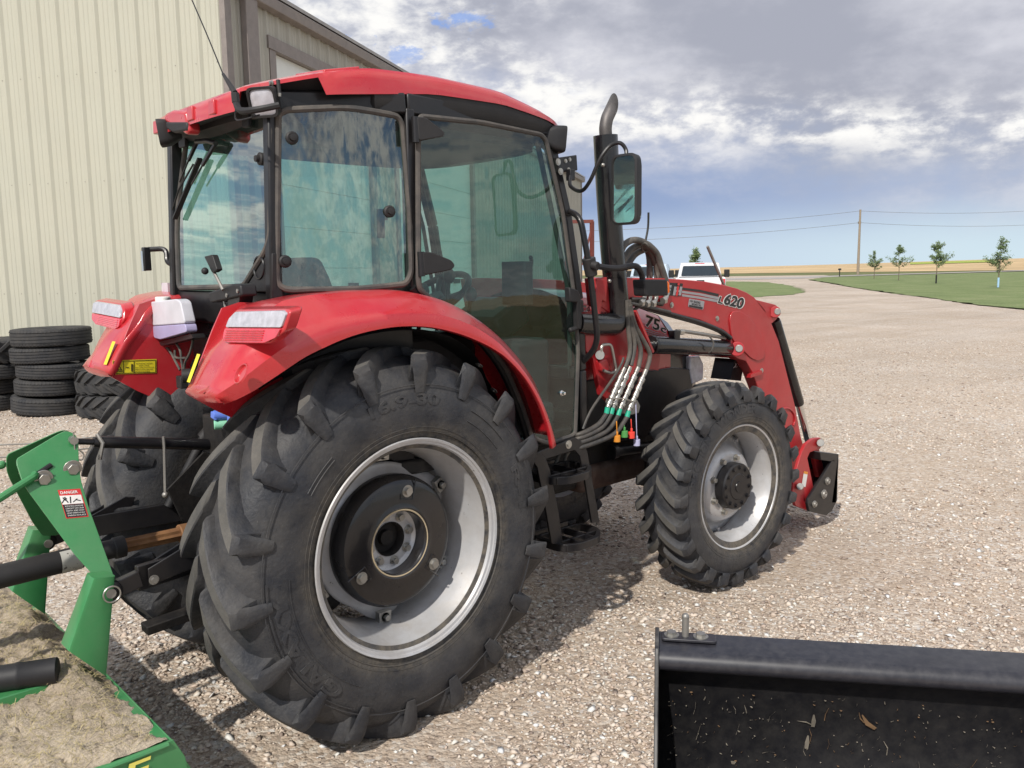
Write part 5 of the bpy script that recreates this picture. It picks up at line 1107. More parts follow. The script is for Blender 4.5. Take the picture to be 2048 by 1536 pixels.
par('L', (1435, 605.5), (1444, 608), (1437.3, 591.7), .03, .15, 'ink', 'model_decal', .002); par('620', (1446, 608.5), (1484, 618.3), (1451.5, 586), .035, .1, 'ink', 'model_decal', .002)
b = MB(); b.quad(dl(1320, 590), dl(1362, 592.5), dl(1366, 567), dl(1322, 564)); b.build('logo_backing', 'ink', arm, smooth=0)
par('CASE', (1300, 588), (1340, 590), (1303, 567.5), .06, .1, 'greyink', 'brand_decal', .002)
b = MB()
for x in (1345.5, 1357): b.quad(lo_(x, 590.5, -.004), lo_(x+5, 590.8, -.004), lo_(x+8, 573.5, -.004), lo_(x+3, 573, -.004))
b.quad(lo_(1347, 583.5, -.0045), lo_(1361, 584.5, -.0045), lo_(1361.6, 580.5, -.0045), lo_(1347.6, 579.5, -.0045)); b.build('brand_emblem', 'greyink', arm, smooth=0)
b = MB(); b.quad(lo_(1351.5, 591, -.005), lo_(1355.5, 591.2, -.005), lo_(1358.6, 573, -.005), lo_(1354.6, 572.6, -.005)); b.quad(lo_(1355, 570.5, -.005), lo_(1359, 571, -.005), lo_(1359.6, 566.5, -.005), lo_(1355.6, 566, -.005)); b.build('brand_emblem', 'redink', arm, smooth=0)
b = MB(); b.prism(roundpoly([dl(1376, 613.5), dl(1406, 619.5), dl(1409, 602.5), dl(1378, 597)], .008), (0, -.001, 0)); ds = b.build('dealer_sticker', 'greyink', arm, smooth=0)
for t, a_, b_, c_ in (('YOUR', (1379, 603.5), (1385, 604.5), (1379.4, 600)), ('RADKE', (1387, 605.6), (1400, 608), (1387.5, 601)), ('IMPLEMENT INC.', (1383, 609.5), (1402, 613), (1383.4, 606.2))): par(t, a_, b_, c_, .02, 0, 'ink', 'sticker_text', .002, ds)
b = MB(); b.quad(lo_(1378, 613.4, -.003), lo_(1405, 618.6, -.003), lo_(1405.6, 614.5, -.003), lo_(1378.5, 609.6, -.003)); b.build('sticker_band', 'ink', ds, smooth=0)
# ---------------------------------------------------------------- loader hoses and couplers
HY = -.56; h = lambda x, y, d=0: on(x, y, 1, HY+d)
tops = [[(1254, 600), (1256, 650), (1260, 702), (1250, 735)], [(1258, 600), (1262, 650), (1269, 690), (1262, 731)], [(1258, 610), (1266, 655), (1281, 698), (1277, 735)], [(1260, 610), (1270, 650), (1297, 700), (1299, 718), (1293, 740)]]
cpl = [((1249, 736), (1215, 815)), ((1260, 734), (1225, 816)), ((1276, 735), (1240, 818)), ((1292, 740), (1257, 822))]
lows = [[(1213, 827), (1195, 850), (1158, 869)], [(1222, 828), (1202, 856), (1158, 877)], [(1236, 831), (1212, 863), (1158, 886)], [(1254, 834), (1225, 870), (1158, 896)]]
for i in range(4):
    dd = .012*i
    MB().tube(crom([h(*p, -dd*.3) for p in tops[i]], 7), .0115, 12).build('hose', 'hose', tractor)
    a, c = h(*cpl[i][0], -dd*.3), h(*cpl[i][1], -dd*.3); b = MB()
    prof = [(0, .0115), (.12, .0125), (.125, .010), (.2, .010), (.205, .016), (.30, .016), (.305, .0135), (.40, .0135), (.405, .0175), (.50, .0175), (.505, .014), (.56, .014), (.565, .0165), (.66, .0165), (.665, .013), (.72, .013), (.725, .016), (.78, .016), (.785, .0125), (.86, .0125), (.865, .0165), (.93, .0165), (.935, .012), (1, .012)]
    b.tube([a.lerp(c, t) for t, r in prof], [r for t, r in prof], 14); b.build('quick_coupler', 'zinc', tractor, smooth=30)
    e = h(*lows[i][0], -dd*.3); MB().cyl(c, e, .0125, 14).build('cap_band', 'teal', tractor)
    MB().tube(crom([c.lerp(e, .6)]+[h(*p, -dd*.3) for p in lows[i]]+[h(lows[i][-1][0]-30, lows[i][-1][1]+4, .12)], 7), .0115, 12).build('hose', 'hose_dark', tractor)
MB().tube(crom([h(*p) for p in [(1247, 715), (1243, 728), (1225, 758), (1190, 808), (1175, 835), (1166, 858)]], 6), .0065, 8).build('hose', 'hose_dark', tractor)
b = MB(); b.prism([h(*p, .015) for p in [(1219, 797), (1275, 800), (1281, 812), (1278, 826), (1262, 830), (1240, 826), (1216, 806)]], (0, .02, 0)); b.build('coupler_bracket', 'steel', tractor, bevel=.003)
MB().tube([h(*p, -.02) for p in [(1220, 797), (1245, 797), (1268, 803), (1271, 808)]], .003, 6).build('dust_cap_wire', 'zinc', tractor)
for x, y, m_2, y0 in ((1234, 877, 'c_orange', 842), (1249, 868, 'c_green', 850), (1263, 870, 'c_red', 838), (1273.5, 885, 'c_lilac', 806)):
    p = h(x, y, -.02); b = MB(); b.cyl(p+V(0, 0, -.016), p+V(0, 0, .016), .0165, 20); b.cyl(p+V(0, 0, .016), p+V(0, 0, .034), .006, 10); b.tube([p+V(0, 0, .03), h(x-(1 if m_2 != 'c_lilac' else 2), y0, -.02)], .0028, 6); b.build('dust_cap', m_2, tractor, bevel=.002)
# arching hoses behind the exhaust
A = -.45; ah = lambda x, y, d=0: on(x, y, 1, A+d)
arcs = [[(1236, 520), (1246, 494), (1258, 483), (1270, 480), (1284, 483), (1294, 489), (1305, 497), (1315, 510), (1322, 532), (1330, 557), (1334, 583)], [(1240, 535), (1250, 515), (1262, 499), (1280, 490), (1292, 494), (1304, 508), (1312, 530), (1315, 545), (1313, 565)], [(1244, 545), (1256, 528), (1269, 510), (1284, 501), (1294, 500), (1299, 520), (1299, 560)], [(1290, 486), (1300, 492), (1310, 505), (1319, 530), (1324, 545), (1323, 575)]]
for i, a_ in enumerate(arcs): MB().tube(crom([ah(*p, .03*i-.04) for p in a_], 6), .0165, 12).build('hose', 'hose', tractor)
b = MB(); b.tube([ah(1290+5*math.cos(t)*1.2, 495+9*math.sin(t), -.06+.05*math.cos(t*.5)) for t in np.linspace(0, 2*PI, 16)[:-1]], .004, 6, closed=True); b.build('cable_tie', 'hose', tractor)
for x, y in ((1333, 588), (1311, 595), (1299, 595), (1288, 593)):
    b = MB(); b.tube(crom([ah(x+1, y-10, -.06), ah(x, y+4, -.06), ah(x-6, y+14, -.07)], 4), [.0135]*3+[.013]*5+[.011], 12); b.cyl(ah(x-8, y+14, -.075), ah(x-3, y+12, -.075), .019, 6); b.build('elbow_fitting', 'zinc', tractor)
for k, pts in enumerate(([(1300, 605), (1280, 612), (1262, 625), (1250, 640)], [(1262, 602), (1300, 604), (1325, 609)], [(1262, 598), (1290, 598)], [(1262, 607), (1300, 615), (1340, 624)])):
    MB().tube(crom([ah(*p, -.05-.008*k) for p in pts], 5), .009, 8).build('hose', 'hose_dark', tractor)
# ---------------------------------------------------------------- rotary cutter behind the tractor
mower = thing('rotary_cutter', (-1.5, 0, 0), 'green rotary cutter on the rear hitch, its deck heaped with dry clippings', 'mower')
mn = lambda s: (0, .46, -.28*s)
def mp_(x, y, s=1, d=0):
    p = onp(x, y, (0, -.045-d, 1.15), (0, .46, -.30)); return p
mast = [(33, 928), (34, 918), (118, 868), (132, 862), (147, 866), (157, 878), (158, 925), (162, 960), (178, 1015), (228, 1152), (188, 1152), (150, 1110), (58, 985), (44, 962)]
for s in (-1, 1):
    pts = roundpoly([mp_(*p) for p in mast], .012, 3); q = (lambda p: p) if s < 0 else mir
    b = MB(); b.prism([q(p) for p in pts], (0, .009*(-s), 0)); mo_ = b.build('mast_plate', 'green', mower, bevel=.0015)
    if s < 0:
        mastR = mo_
        lab(mo_, 'near mast plate with bolts and a danger sticker')
    for p_, r_2 in (((145, 937), .020), ((87, 957), .020)):
        c = q(mp_(*p_)); MB().hexbolt(c, (0, s, -.1), r_2, .018).build('mast_bolt', 'zinc', mo_, bevel=.002)
    b = MB(); c = q(mp_(84, 943)); c2 = q(mp_(62, 953)); b.tube([q(mp_(64, 955))+V(0, s*.001, 0), q(mp_(102, 930))+V(0, s*.001, 0)], .009, 8); b.build('slot', 'ink', mo_)
# danger sticker
mq = lambda x, y, l: mp_(x, y)+V(0, -l, 0)
b = MB(); b.quad(mq(132, 1037, .0015), mq(177, 1033, .0015), mq(160, 977, .0015), mq(115, 980, .0015)); sk_ = b.build('danger_sticker', 'redink', mastR, smooth=0)
b = MB(); b.quad(mq(121, 1001, .0022), mq(164, 998, .0022), mq(161.5, 989, .0022), mq(118.5, 991.5, .0022)); b.quad(mq(125, 1009, .0022), mq(166.5, 1006, .0022), mq(164, 998, .0022), mq(121, 1001, .0022)); b.build('sticker_picture', 'wink', sk_, smooth=0)
b = MB(); b.quad(mq(133, 1035, .0022), mq(174.5, 1031.5, .0022), mq(166.7, 1006.5, .0022), mq(125, 1009.5, .0022)); b.build('sticker_panel', 'ink', sk_, smooth=0)
b = MB()
for a, c in (((124, 1006), (129, 997)), ((129, 997), (136, 1005)), ((128, 994), (133, 998)), ((131, 1001), (125, 995)), ((146, 1004), (154, 997)), ((150, 999), (161, 1001)), ((141, 1006), (140, 993))): b.bar(mq(*a, .0026), mq(*c, .0026), .0035, .001, up=(0, 1, 0))
b.build('sticker_mark', 'ink', sk_, smooth=0)
b = MB(); put_text(b, 'DANGER', mq(121, 988.5, .0022), mq(156, 986, .0022)-mq(121, 988.5, .0022), mq(119.3, 983, .0022)-mq(121, 988.5, .0022), .001, .02)
for i, t in enumerate(('ROTATING DRIVELINE', 'CONTACT CAN CAUSE', 'DEATH  KEEP AWAY', 'DO NOT OPERATE WITHOUT', 'SHIELDS IN PLACE')):
    x0, y0 = 130+1.4*i, 1014+4.6*i; put_text(b, t, mq(x0, y0, .003), mq(x0+36, y0-2.6, .003)-mq(x0, y0, .003), mq(x0-.8, y0-2.6, .003)-mq(x0, y0, .003), .001)
b.build('sticker_text', 'wink', sk_, smooth=0)
# top pin with clip
b = MB(); c = mp_(145, 880); b.cyl(c+V(0, -.02, 0), mir(c)+V(0, .02, 0), .014, 16); pn = b.build('top_pin', 'zinc', mower)
b = MB(); b.tube(crom([c+V(.0, -.018, .03), c+V(.0, -.018, -.03), c+V(.0, -.02, -.06), c+V(.02, -.02, -.07), c+V(.026, -.02, -.05), c+V(.008, -.02, -.03)], 4), .0026, 6); b.build('hairpin_clip', 'zinc', pn)
b = MB(); b.cyl(mp_(145, 937)+V(0, .01, 0), mir(mp_(145, 937)), .015, 14); b.build('spacer', 'green', mower)
for s, a, c in ((-1, (66, 950), (-40, 1022)), (1, (35, 950), (-40, 985))):
    p = mp_(*a); d = mp_(*c)
    p2 = Vector((p.x, p.y-.02, p.z)); d2 = on(c[0], c[1], 1, p.y-.06)
    if s > 0: p2 = mir(p2); d2 = mir(d2)
    MB().tube(crom([p2+V(0, .01, .004), p2, p2.lerp(d2, .2), d2, d2+(d2-p2)*6], 3), .0125, 10).build('brace_rod', 'green', mower)
# hitch posts
PB = on(215, 1352, 1, -.36)
for s in (-1, 1):
    tx, ty = -.965, .36
    f4 = [on(*q, 1, -.395) for q in ((232, 1153), (187, 1157), (137, 1302), (214, 1354))]; print('post', f4)
    top = [f4[0], f4[1], f4[1]+V(0, .075, 0), f4[0]+V(0, .075, 0)]
    bot = [f4[3], f4[2], f4[2]+V(0, .09, 0), f4[3]+V(0, .09, 0)]
    b = MB(); b.loft([[p if s < 0 else mir(p) for p in roundpoly(r, .012, 2)] for r in (bot, top)]); hp_ = b.build('hitch_post', 'green', mower, smooth=40)
    if s < 0: lab(hp_, 'near hitch post rising from the deck')
    MB().hexbolt(V(tx+.0, s*-.0-.30*1 if s < 0 else .30, .66), (0, 1 if s < 0 else -1, 0), .016, .015).build('post_bolt', 'zinc', hp_)
    b = MB(); b.prism([V(tx-.10, s*.30, .40), V(tx-.10, s*.30, .46), V(tx-.9, s*.26, .44), V(tx-.9, s*.26, .38)], (0, s*.05, 0)); b.build('deck_rail', 'green', mower, bevel=.004)
# deck
DZ = .40
fr = on(345, 1480, 2, DZ); fx = fr.x; dy = -fr.y
print('deck corner', fr, on(130, 1536, 2, DZ))
b = MB(); b.box((fx-.85, 0, DZ-.012), (1.70, 2*dy, .022)); dk = b.build('deck', 'green', mower, bevel=.004)
b = MB(); b.add([V(fx, -dy, DZ), V(fx, dy, DZ), V(fx+.02, dy, DZ-.05), V(fx+.02, -dy, DZ-.05), V(fx+.10, dy+.02, DZ-.22), V(fx+.10, -dy-.02, DZ-.22)], [(0, 1, 2, 3), (3, 2, 4, 5)]); ap_ = b.build('front_apron', 'green', dk, smooth=20); ap_.modifiers.new('t', 'SOLIDIFY').thickness = .006
for s in (-1, 1):
    b = MB(); b.prism([V(fx-.0, s*dy, DZ+.004), V(fx-1.7, s*dy, DZ+.004), V(fx-1.7, s*dy, DZ-.26), V(fx+.06, s*dy, DZ-.26), V(fx+.03, s*dy, DZ-.06)], (0, s*.007, 0)); sp_ = b.build('side_skirt', 'green', dk, bevel=.002)
    if s < 0:
        sk2 = lambda x, y: on(x, y, 1, -dy-.009)
        b = MB(); e1 = sk2(303, 1527); e0 = e1+V(-.40, 0, 0); b_h = V(0, 0, .060)
        put_text(b, 'DEERE', e0+V(0, 0, -.035), V(.40, 0, 0), b_h, .002, .02, .15); b.build('skirt_lettering', 'yink', sp_, smooth=0)
b = MB(); b.tube([V(fx-.015, -dy-.008, DZ-.004), V(fx-1.7, -dy-.008, DZ-.004)], .008, 8); b.build('edge_roll', 'green', dk)
# drive shaft
s0, s1 = on(-60, 1168, 1, 0), on(248, 1092, 1, 0)
b = MB(); b.tube([s0+(s0-s1)*1.3, s1.lerp(s0, .30)], .041, 20); ds_ = b.build('drive_shaft', 'plastic', mower)
b = MB(); b.tube([s1.lerp(s0, .35), s1.lerp(s0, .08), s1.lerp(s0, .07), s1], [.035, .035, .040, .040], 20); b.build('shaft_shield', 'plastic', ds_)
b = MB(); n = 14; s2 = on(368, 1066, 1, 0); ax_ = (s2-s1).normalized(); u = ax_.orthogonal().normalized(); w_ = ax_.cross(u)
ring = [(u*math.cos(2*PI*i/16)+w_*math.sin(2*PI*i/16))*(.022 if i % 2 else .027) for i in range(16)]
b.loft([[s1+p for p in ring], [s2+p for p in ring]]); b.build('splined_shaft', 'rust', ds_, smooth=20)
b = MB(); b.cyl(s2-ax_*.02, s2+ax_*.02, .036, 20); b.bar(s2, s2+ax_*.10+w_*.0, .075, .03); b.bar(s2+ax_*.03, s2+ax_*.12, .03, .075); b.build('yoke', 'rust', ds_, bevel=.004)
b = MB(); t1, t2 = s1.lerp(s0, .31), s1.lerp(s0, .45); u2 = V(0, -1, 0); 
rings = []
for f in np.linspace(0, 1, 5): 
    c = t1.lerp(t2, float(f)); rings.append([c+(V(0, -1, 0)*math.cos(a)+ax_.cross(V(0, -1, 0)).normalized()*math.sin(a))*.0425 for a in np.linspace(-1.2, 1.2, 12)])
b.loft(rings, closed=False); b.build('paper_tag', mat('dirty_paper', (.42, .41, .37), .8, wear=(.06, .05, .05), wearamt=.6), ds_, smooth=60)
# rubber hose lying across the clippings
b = MB(); a0 = on(117, 1340, 2, DZ+.09); a1 = on(-30, 1362, 2, DZ+.09); d = (a1-a0).normalized()
b.tube([a0, a0+d*.004, a0+d*.10, a0+d*.105, a0+d*.115, a0+d*.12, a0+d*.7], [.036, .041, .041, .043, .043, .041, .041], 22); ro = b.build('black_tube', 'plastic', None, smooth=40); tag(ro, 'thick black plastic tube lying on the dry clippings of the mower deck', 'tube')
# clippings: heaped fine chaff that nobody could count
def clippings():
    m, nt, out = new_mat('dry_clippings'); b = N(nt, 'ShaderNodeBsdfPrincipled'); P = coords(nt); b.inputs['Roughness'].default_value = .95; b.inputs['Specular IOR Level'].default_value = .1
    n1 = ramp(nt, noise(nt, 3.5, 7, .65, P), [(.32, (.34, .275, .20)), (.5, (.47, .39, .295)), (.64, (.52, .44, .33)), (.78, (.52, .45, .30))])
    n2 = ramp(nt, noise(nt, 90, 6, .7, coords(nt, (1, 2.2, 1))), [(.3, .62), (.7, 1.3)]); c = mixc(nt, 1., n1, n2, 'MULTIPLY')
    bp = nt.nodes.new('ShaderNodeBump'); bp.inputs['Strength'].default_value = 1.; bp.inputs['Distance'].default_value = .012
    nt.links.new(mth(nt, 'ADD', noise(nt, 60, 7, .7, P), noise(nt, 14, 4, .6, P)), bp.inputs['Height']); nt.links.new(bp.outputs[0], b.inputs['Normal']); nt.links.new(c, b.inputs['Base Color']); nt.links.new(b.outputs[0], out.inputs[0])
    from mathutils import noise as mnz
    nx, ny = 170, 150; x0, x1 = fx-1.65, fx-.012; vs = []; fs = []; H = {}
    def hh(x, y):
        v = Vector((x, y, 0)); n_ = mnz.fractal(v*3.2, 1., 2., 5)*.5+.5
        edge = min((fx-x)/.10, (dy-abs(y))/.05, 1.); edge += (mnz.fractal(v*9, 1., 2., 4))*.5
        heap = .065*math.exp(-((x+1.06)**2/.012+(y+.30)**2/.02))+.06*math.exp(-((x+1.05)**2/.02+(y-.30)**2/.05))+.05*math.exp(-((x+1.35)**2/.05+(y-.05)**2/.10))
        crack = -.016*max(0, 1-abs(mnz.fractal(v*4+Vector((9, 3, 0)), 1., 2., 3))*14)
        return max(0, min(1, edge))*(.010+.022*n_+heap+crack+.012*mnz.fractal(v*22, 1., 2., 4)+.007*mnz.fractal(v*60, 1., 2., 2)) - (.012 if edge < .05 else 0)
    for i in range(nx+1):
        for j in range(ny+1):
            x = x0+(x1-x0)*i/nx; y = -dy+.004+(2*dy-.008)*j/ny; vs.append((x, y, DZ+hh(x, y)))
    for i in range(nx):
        for j in range(ny): a = i*(ny+1)+j; fs.append((a, a+1, a+ny+2, a+ny+1))
    mb = MB(); mb.add(vs, fs)
    for k in range(9000):      # straws
        x = random.uniform(fx-.9, fx-.02); y = random.uniform(-dy+.02, min(dy, .75)); z = DZ+hh(x, y)
        if z < DZ+.006: continue
        a = random.uniform(0, PI); L = random.choice((.004, .007, .012, .022))*random.uniform(.7, 1.5); e = random.uniform(-.25, .4); dx, dy_, dz = L*math.cos(a), L*math.sin(a), L*e; w = .0007
        mb.mi = 1; mb.add([(x-dx-w*math.sin(a), y-dy_+w*math.cos(a), z-dz+.001), (x-dx+w*math.sin(a), y-dy_-w*math.cos(a), z-dz+.001), (x+dx+w*math.sin(a), y+dy_-w*math.cos(a), z+dz+.002), (x+dx-w*math.sin(a), y+dy_+w*math.cos(a), z+dz+.002)], [(0, 1, 2, 3)])
    o = mb.build('grass_clippings', [m, mat('straw', (.46, .38, .20), .8, var=.3, vscale=30)], None, smooth=60, weld=False); tag(o, 'dry brown grass clippings heaped over the green mower deck', 'clippings', kind='stuff')
clippings()
# ---------------------------------------------------------------- black skid bucket in the near right corner
Z0 = .62
A0 = on(1313, 1262, 2, Z0); A1 = on(2048, 1306, 2, Z0); dd = (A1-A0); dd.z = 0; dd.normalize(); nn = V(dd.y, -dd.x, 0)
if nn.dot(V(CAM[0], CAM[1], 0)-A0) < 0: nn = -nn
WD = 1.85
bucket = thing('loader_bucket', (A0.x, A0.y, 0), 'black loader bucket standing on the gravel with its open mouth towards the camera', 'bucket')
bp_ = lambda n, z, l=0.: A0+dd*l+nn*n+V(0, 0, z-Z0)
bm_in = mat('scraped_black_steel', (.008, .008, .010), .5, dust=(.22, .20, .17), dustamt=.10, dscale=25, wear=(.10, .09, .08), wearamt=.71, spec=.3)
topm = mat('dusty_top_steel', (.016, .016, .022), .42, coat=.1, dust=(.24, .23, .23), dustamt=.12, dscale=40, spec=.55, wear=(.12, .11, .11), wearamt=.69)
prof = [(0, Z0), (.112, Z0-.006), (.128, Z0-.012), (.138, Z0-.024), (.142, Z0-.038), (.138, Z0-.052), (.128, Z0-.062), (.112, Z0-.066), (.09, Z0-.062)]
b = MB(); b.prism([bp_(n, z) for n, z in prof]+[bp_(.02, Z0-.06), bp_(.0, Z0-.02)], dd*WD); tb = b.build('top_beam', topm, bucket, smooth=40)
shell = [(.085, Z0-.07), (.045, Z0-.13), (.015, Z0-.28), (.03, Z0-.42), (.10, .10), (.22, .035), (.40, .014), (.72, .006)]
sp2 = crom([bp_(n, z) for n, z in shell], 4); b = MB(); b.loft([[p+dd*.008 for p in sp2], [p+dd*(WD-.008) for p in sp2]], closed=False); sh_ = b.build('curved_back', bm_in, bucket, smooth=60); sh_.modifiers.new('t', 'SOLIDIFY').thickness = .008
side = [(-.004, Z0+.012), (.02, Z0+.014), (.13, Z0+.006), (.155, Z0-.03), (.16, Z0-.10), (.30, Z0-.30), (.58, .10), (.73, .012), (.72, .0), (.2, .0), (.06, .08), (-.01, .25), (-.02, Z0-.2)]
for l in (0, WD-.010):
    b = MB(); b.prism([bp_(n, z, l-.004) for n, z in side], dd*.012); b.build('side_plate', mat('worn_side_steel', (.02, .02, .022), .4, dust=(.35, .33, .3), dustamt=.35, dscale=14), bucket, bevel=.003)
b = MB(); b.prism(roundpoly([bp_(.018, Z0+.001, .015), bp_(.018, Z0+.001, .175), bp_(.072, Z0+.001, .175), bp_(.072, Z0+.001, .015)], .012), (0, 0, .009)); pb = b.build('pin_bracket', topm, bucket, bevel=.002)
b = MB(); b.cyl(bp_(.045, Z0+.01, .085), bp_(.045, Z0+.070, .085), .0105, 16); b.ball(bp_(.045, Z0+.070, .085), .0115, 6); b.build('latch_pin', 'steel', pb)
for l in (.045, .130): MB().hexbolt(bp_(.045, Z0+.010, l), (0, 0, 1), .015, .012).build('bracket_bolt', 'zinc', pb)
# scraps stuck to the inside of the bucket
def scraps():
    mb = MB(); cv = [Vector((n, z, 0)) for n, z in shell[1:6]]; cc = crom(cv, 10)
    for k in range(700):
        i = random.uniform(2, len(cc)-2); c = cc[int(i)].lerp(cc[int(i)+1], i % 1); l = random.uniform(.03, WD-.1) if k % 3 else random.uniform(.03, 1.1)
        nx_, z_ = c.x+.006, c.y; big = random.random(); L = random.uniform(.0015, .005) if big < .85 else random.uniform(.006, .028); w = random.uniform(.0005, .0014) if big < .98 else .005
        a = random.uniform(0, PI); p = bp_(nx_+.002, z_, l); u = dd*math.cos(a)+V(0, 0, 1)*math.sin(a); v = nn.cross(u)
        mb.mi = 0 if random.random() < .7 else 1
        mid = v*random.uniform(-.3, .3)*L
        mb.add([p-u*L-v*w, p+mid-v*w*1.3, p+u*L-v*w*.4, p+u*L+v*w*.4, p+mid+v*w*1.3+nn*.003, p-u*L+v*w], [(0, 1, 4, 5), (1, 2, 3, 4)])
    o = mb.build('bucket_litter', [mat('pale_leaf_scrap', (.16, .14, .11), .8, var=.4), mat('brown_leaf_scrap', (.13, .075, .035), .8, var=.3)], None, smooth=0, weld=False)
    tag(o, 'bits of twig, leaf and chaff stuck inside the black bucket', 'litter', kind='stuff')
scraps()
# ---------------------------------------------------------------- metal building
B32 = math.radians(47.13-math.degrees(math.atan((1478-1024)/1689)))
sdir = V(math.cos(B32), math.sin(B32), 0); gdir = V(-sdir.y, sdir.x, 0)           # along the door side / along the near end wall
gp = on(20, 796, 2, 0)                                                           # foot of the near wall
d = ray(477, 560); d2 = np.array([d[0], d[1]]); c2_ = np.array([CAM[0], CAM[1]])
# corner = camera + t d that lies on the line gp + k gdir
Am = np.array([[d2[0], -gdir.x], [d2[1], -gdir.y]]); tt, kk = np.linalg.solve(Am, np.array([gp.x, gp.y])-c2_)
CN = V(c2_[0]+tt*d2[0], c2_[1]+tt*d2[1], 0)
nS = V(sdir.y, -sdir.x, 0); nG = -sdir                                           # outward normals
sw_ = lambda x, y, off=0.: onp(x, y, CN+nS*off, nS)
eave = sw_(660, 62, .14); HE = eave.z; LEN = (sw_(1162, 450)-CN).dot(sdir)
print('corner', CN, 'eave', HE, 'length', LEN, 'az', math.degrees(B32))
building = thing('metal_building', tuple(CN), 'long beige ribbed metal building with white overhead doors and brown trim', 'building')
def ribbed(origin, along, out, L, z0, ztop, pitch=.3048, gaps=()):
    """rolled wall sheet: major rib every foot with two faint minor ribs, cut round the openings"""
    cells = []; x = 0
    pr = [(0, 0), (.035, .030), (.060, .030), (.095, 0), (.155, 0), (.165, .006), (.175, 0), (.225, 0), (.235, .006), (.245, 0)]
    us = []
    while x < L:
        us += [(x+a, o) for a, o in pr if x+a < L]; x += pitch
    us.append((L, 0)); mb = MB(); cuts = sorted({g for a, b_, _ in gaps for g in (a, b_)})
    def off(u): return float(np.interp(u, [q[0] for q in us], [q[1] for q in us]))
    us2 = sorted(set([q[0] for q in us]+cuts)); xs = [q[0] for q in us]; os_ = [q[1] for q in us]; offs = np.interp(us2, xs, os_)
    for i in range(len(us2)-1):
        m = (us2[i]+us2[i+1])/2; zb = z0
        for a, b_, zt in gaps:
            if a < m < b_: zb = zt
        p = [origin+along*us2[k]+out*float(offs[k]) for k in (i, i+1)]
        mb.quad(p[0]+V(0, 0, zb), p[1]+V(0, 0, zb), p[1]+V(0, 0, ztop(us2[i+1])), p[0]+V(0, 0, ztop(us2[i])))
    return mb
GW = 15.
gz = lambda u: HE+.0+min(u, GW-u)*.25
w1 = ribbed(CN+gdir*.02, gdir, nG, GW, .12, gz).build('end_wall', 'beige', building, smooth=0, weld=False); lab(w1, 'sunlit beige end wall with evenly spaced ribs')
sc0 = MB()
for i_ in range(46):
    for z_ in (.35, 1.5, 3.0, 4.4):
        p_ = CN+gdir*(.02+.3048*i_+.11)+nG*.001+V(0, 0, z_); sc0.cyl(p_, p_+nG*.005, .0055, 6)
sc1 = sc0.build('wall_screws', 'trim', w1); sc1['kind'] = 'stuff'
fd = MB(); fd.prism([CN+nG*.02+gdir*.0, CN+nG*.02+gdir*GW, CN-nG*.2+gdir*GW, CN-nG*.2], (0, 0, .118)); fd.build('foundation', 'concrete', building)
D = lambda x: (sw_(x, 500)-CN).dot(sdir)
d1a, d1b = D(566), D(748); d2a, d2b = D(800), D(946); dtop = sw_(566, 112).z
print('doors', d1a, d1b, d2a, d2b, dtop)
w2 = ribbed(CN+sdir*.02, sdir, nS, LEN, .12, lambda u: HE-.05, gaps=((d1a, d1b, dtop), (d2a, d2b, dtop))).build('side_wall', 'beige_shade', building, smooth=0, weld=False)
back = MB(); back.quad(CN+gdir*GW, CN+gdir*GW+sdir*LEN, CN+gdir*GW+sdir*LEN+V(0, 0, HE), CN+gdir*GW+V(0, 0, HE)); back.build('rear_wall', 'beige', building, smooth=0)
fe = MB(); e0 = CN+sdir*LEN; fe.add([e0, e0+gdir*GW, e0+gdir*GW+V(0, 0, HE), e0+gdir*GW/2+V(0, 0, gz(GW/2)), e0+V(0, 0, HE)], [(0, 1, 2, 3, 4)]); fe.build('end_wall', 'beige', building, smooth=0)
rf = MB()
for s, y0, y1 in ((0, -.16, GW/2), (1, GW+.16, GW/2)):
    z0_, z1_ = HE+.02, gz(GW/2)+.05; rf.prism([CN+gdir*y0-sdir*.15+V(0, 0, z0_), CN+gdir*y1-sdir*.15+V(0, 0, z1_), CN+gdir*y1+sdir*(LEN+.15)+V(0, 0, z1_), CN+gdir*y0+sdir*(LEN+.15)+V(0, 0, z0_)], (0, 0, .05))
rfo = rf.build('roof', 'roofm', building, smooth=0)
gt = MB(); g0 = CN+nS*.0-sdir*.16; gt.prism([g0+V(0, 0, HE+.0), g0+nS*.16+V(0, 0, HE+.0), g0+nS*.14+V(0, 0, HE-.14), g0+nS*.02+V(0, 0, HE-.16)], sdir*(LEN+.32)); gt.build('gutter', 'trim', building, smooth=0, bevel=.01)
ct = MB(); ct.prism([CN+nG*.045+nS*.045, CN+nG*.045-nS*.02+gdir*.0, CN+nG*.045+gdir*.02, CN+nS*.045+sdir*.0, ][:0] or [CN+nG*.04+nS*.045+V(0, 0, .1), CN+nG*.04+gdir*.03+V(0, 0, .1), CN+gdir*.03+V(0, 0, .1), CN+sdir*.10+V(0, 0, .1), CN+sdir*.10+nS*.045+V(0, 0, .1)], (0, 0, HE-.1)); ct.build('corner_trim', 'trim', building, smooth=0)
u1, u2 = D(502), D(525)
dp_ = MB(); dp_.prism([CN+sdir*u1+nS*.03+V(0, 0, .2), CN+sdir*u2+nS*.03+V(0, 0, .2), CN+sdir*u2+nS*.12+V(0, 0, .2), CN+sdir*u1+nS*.12+V(0, 0, .2)], (0, 0, HE-.3)); dp_.build('downspout', 'trim', building, smooth=0, bevel=.01)
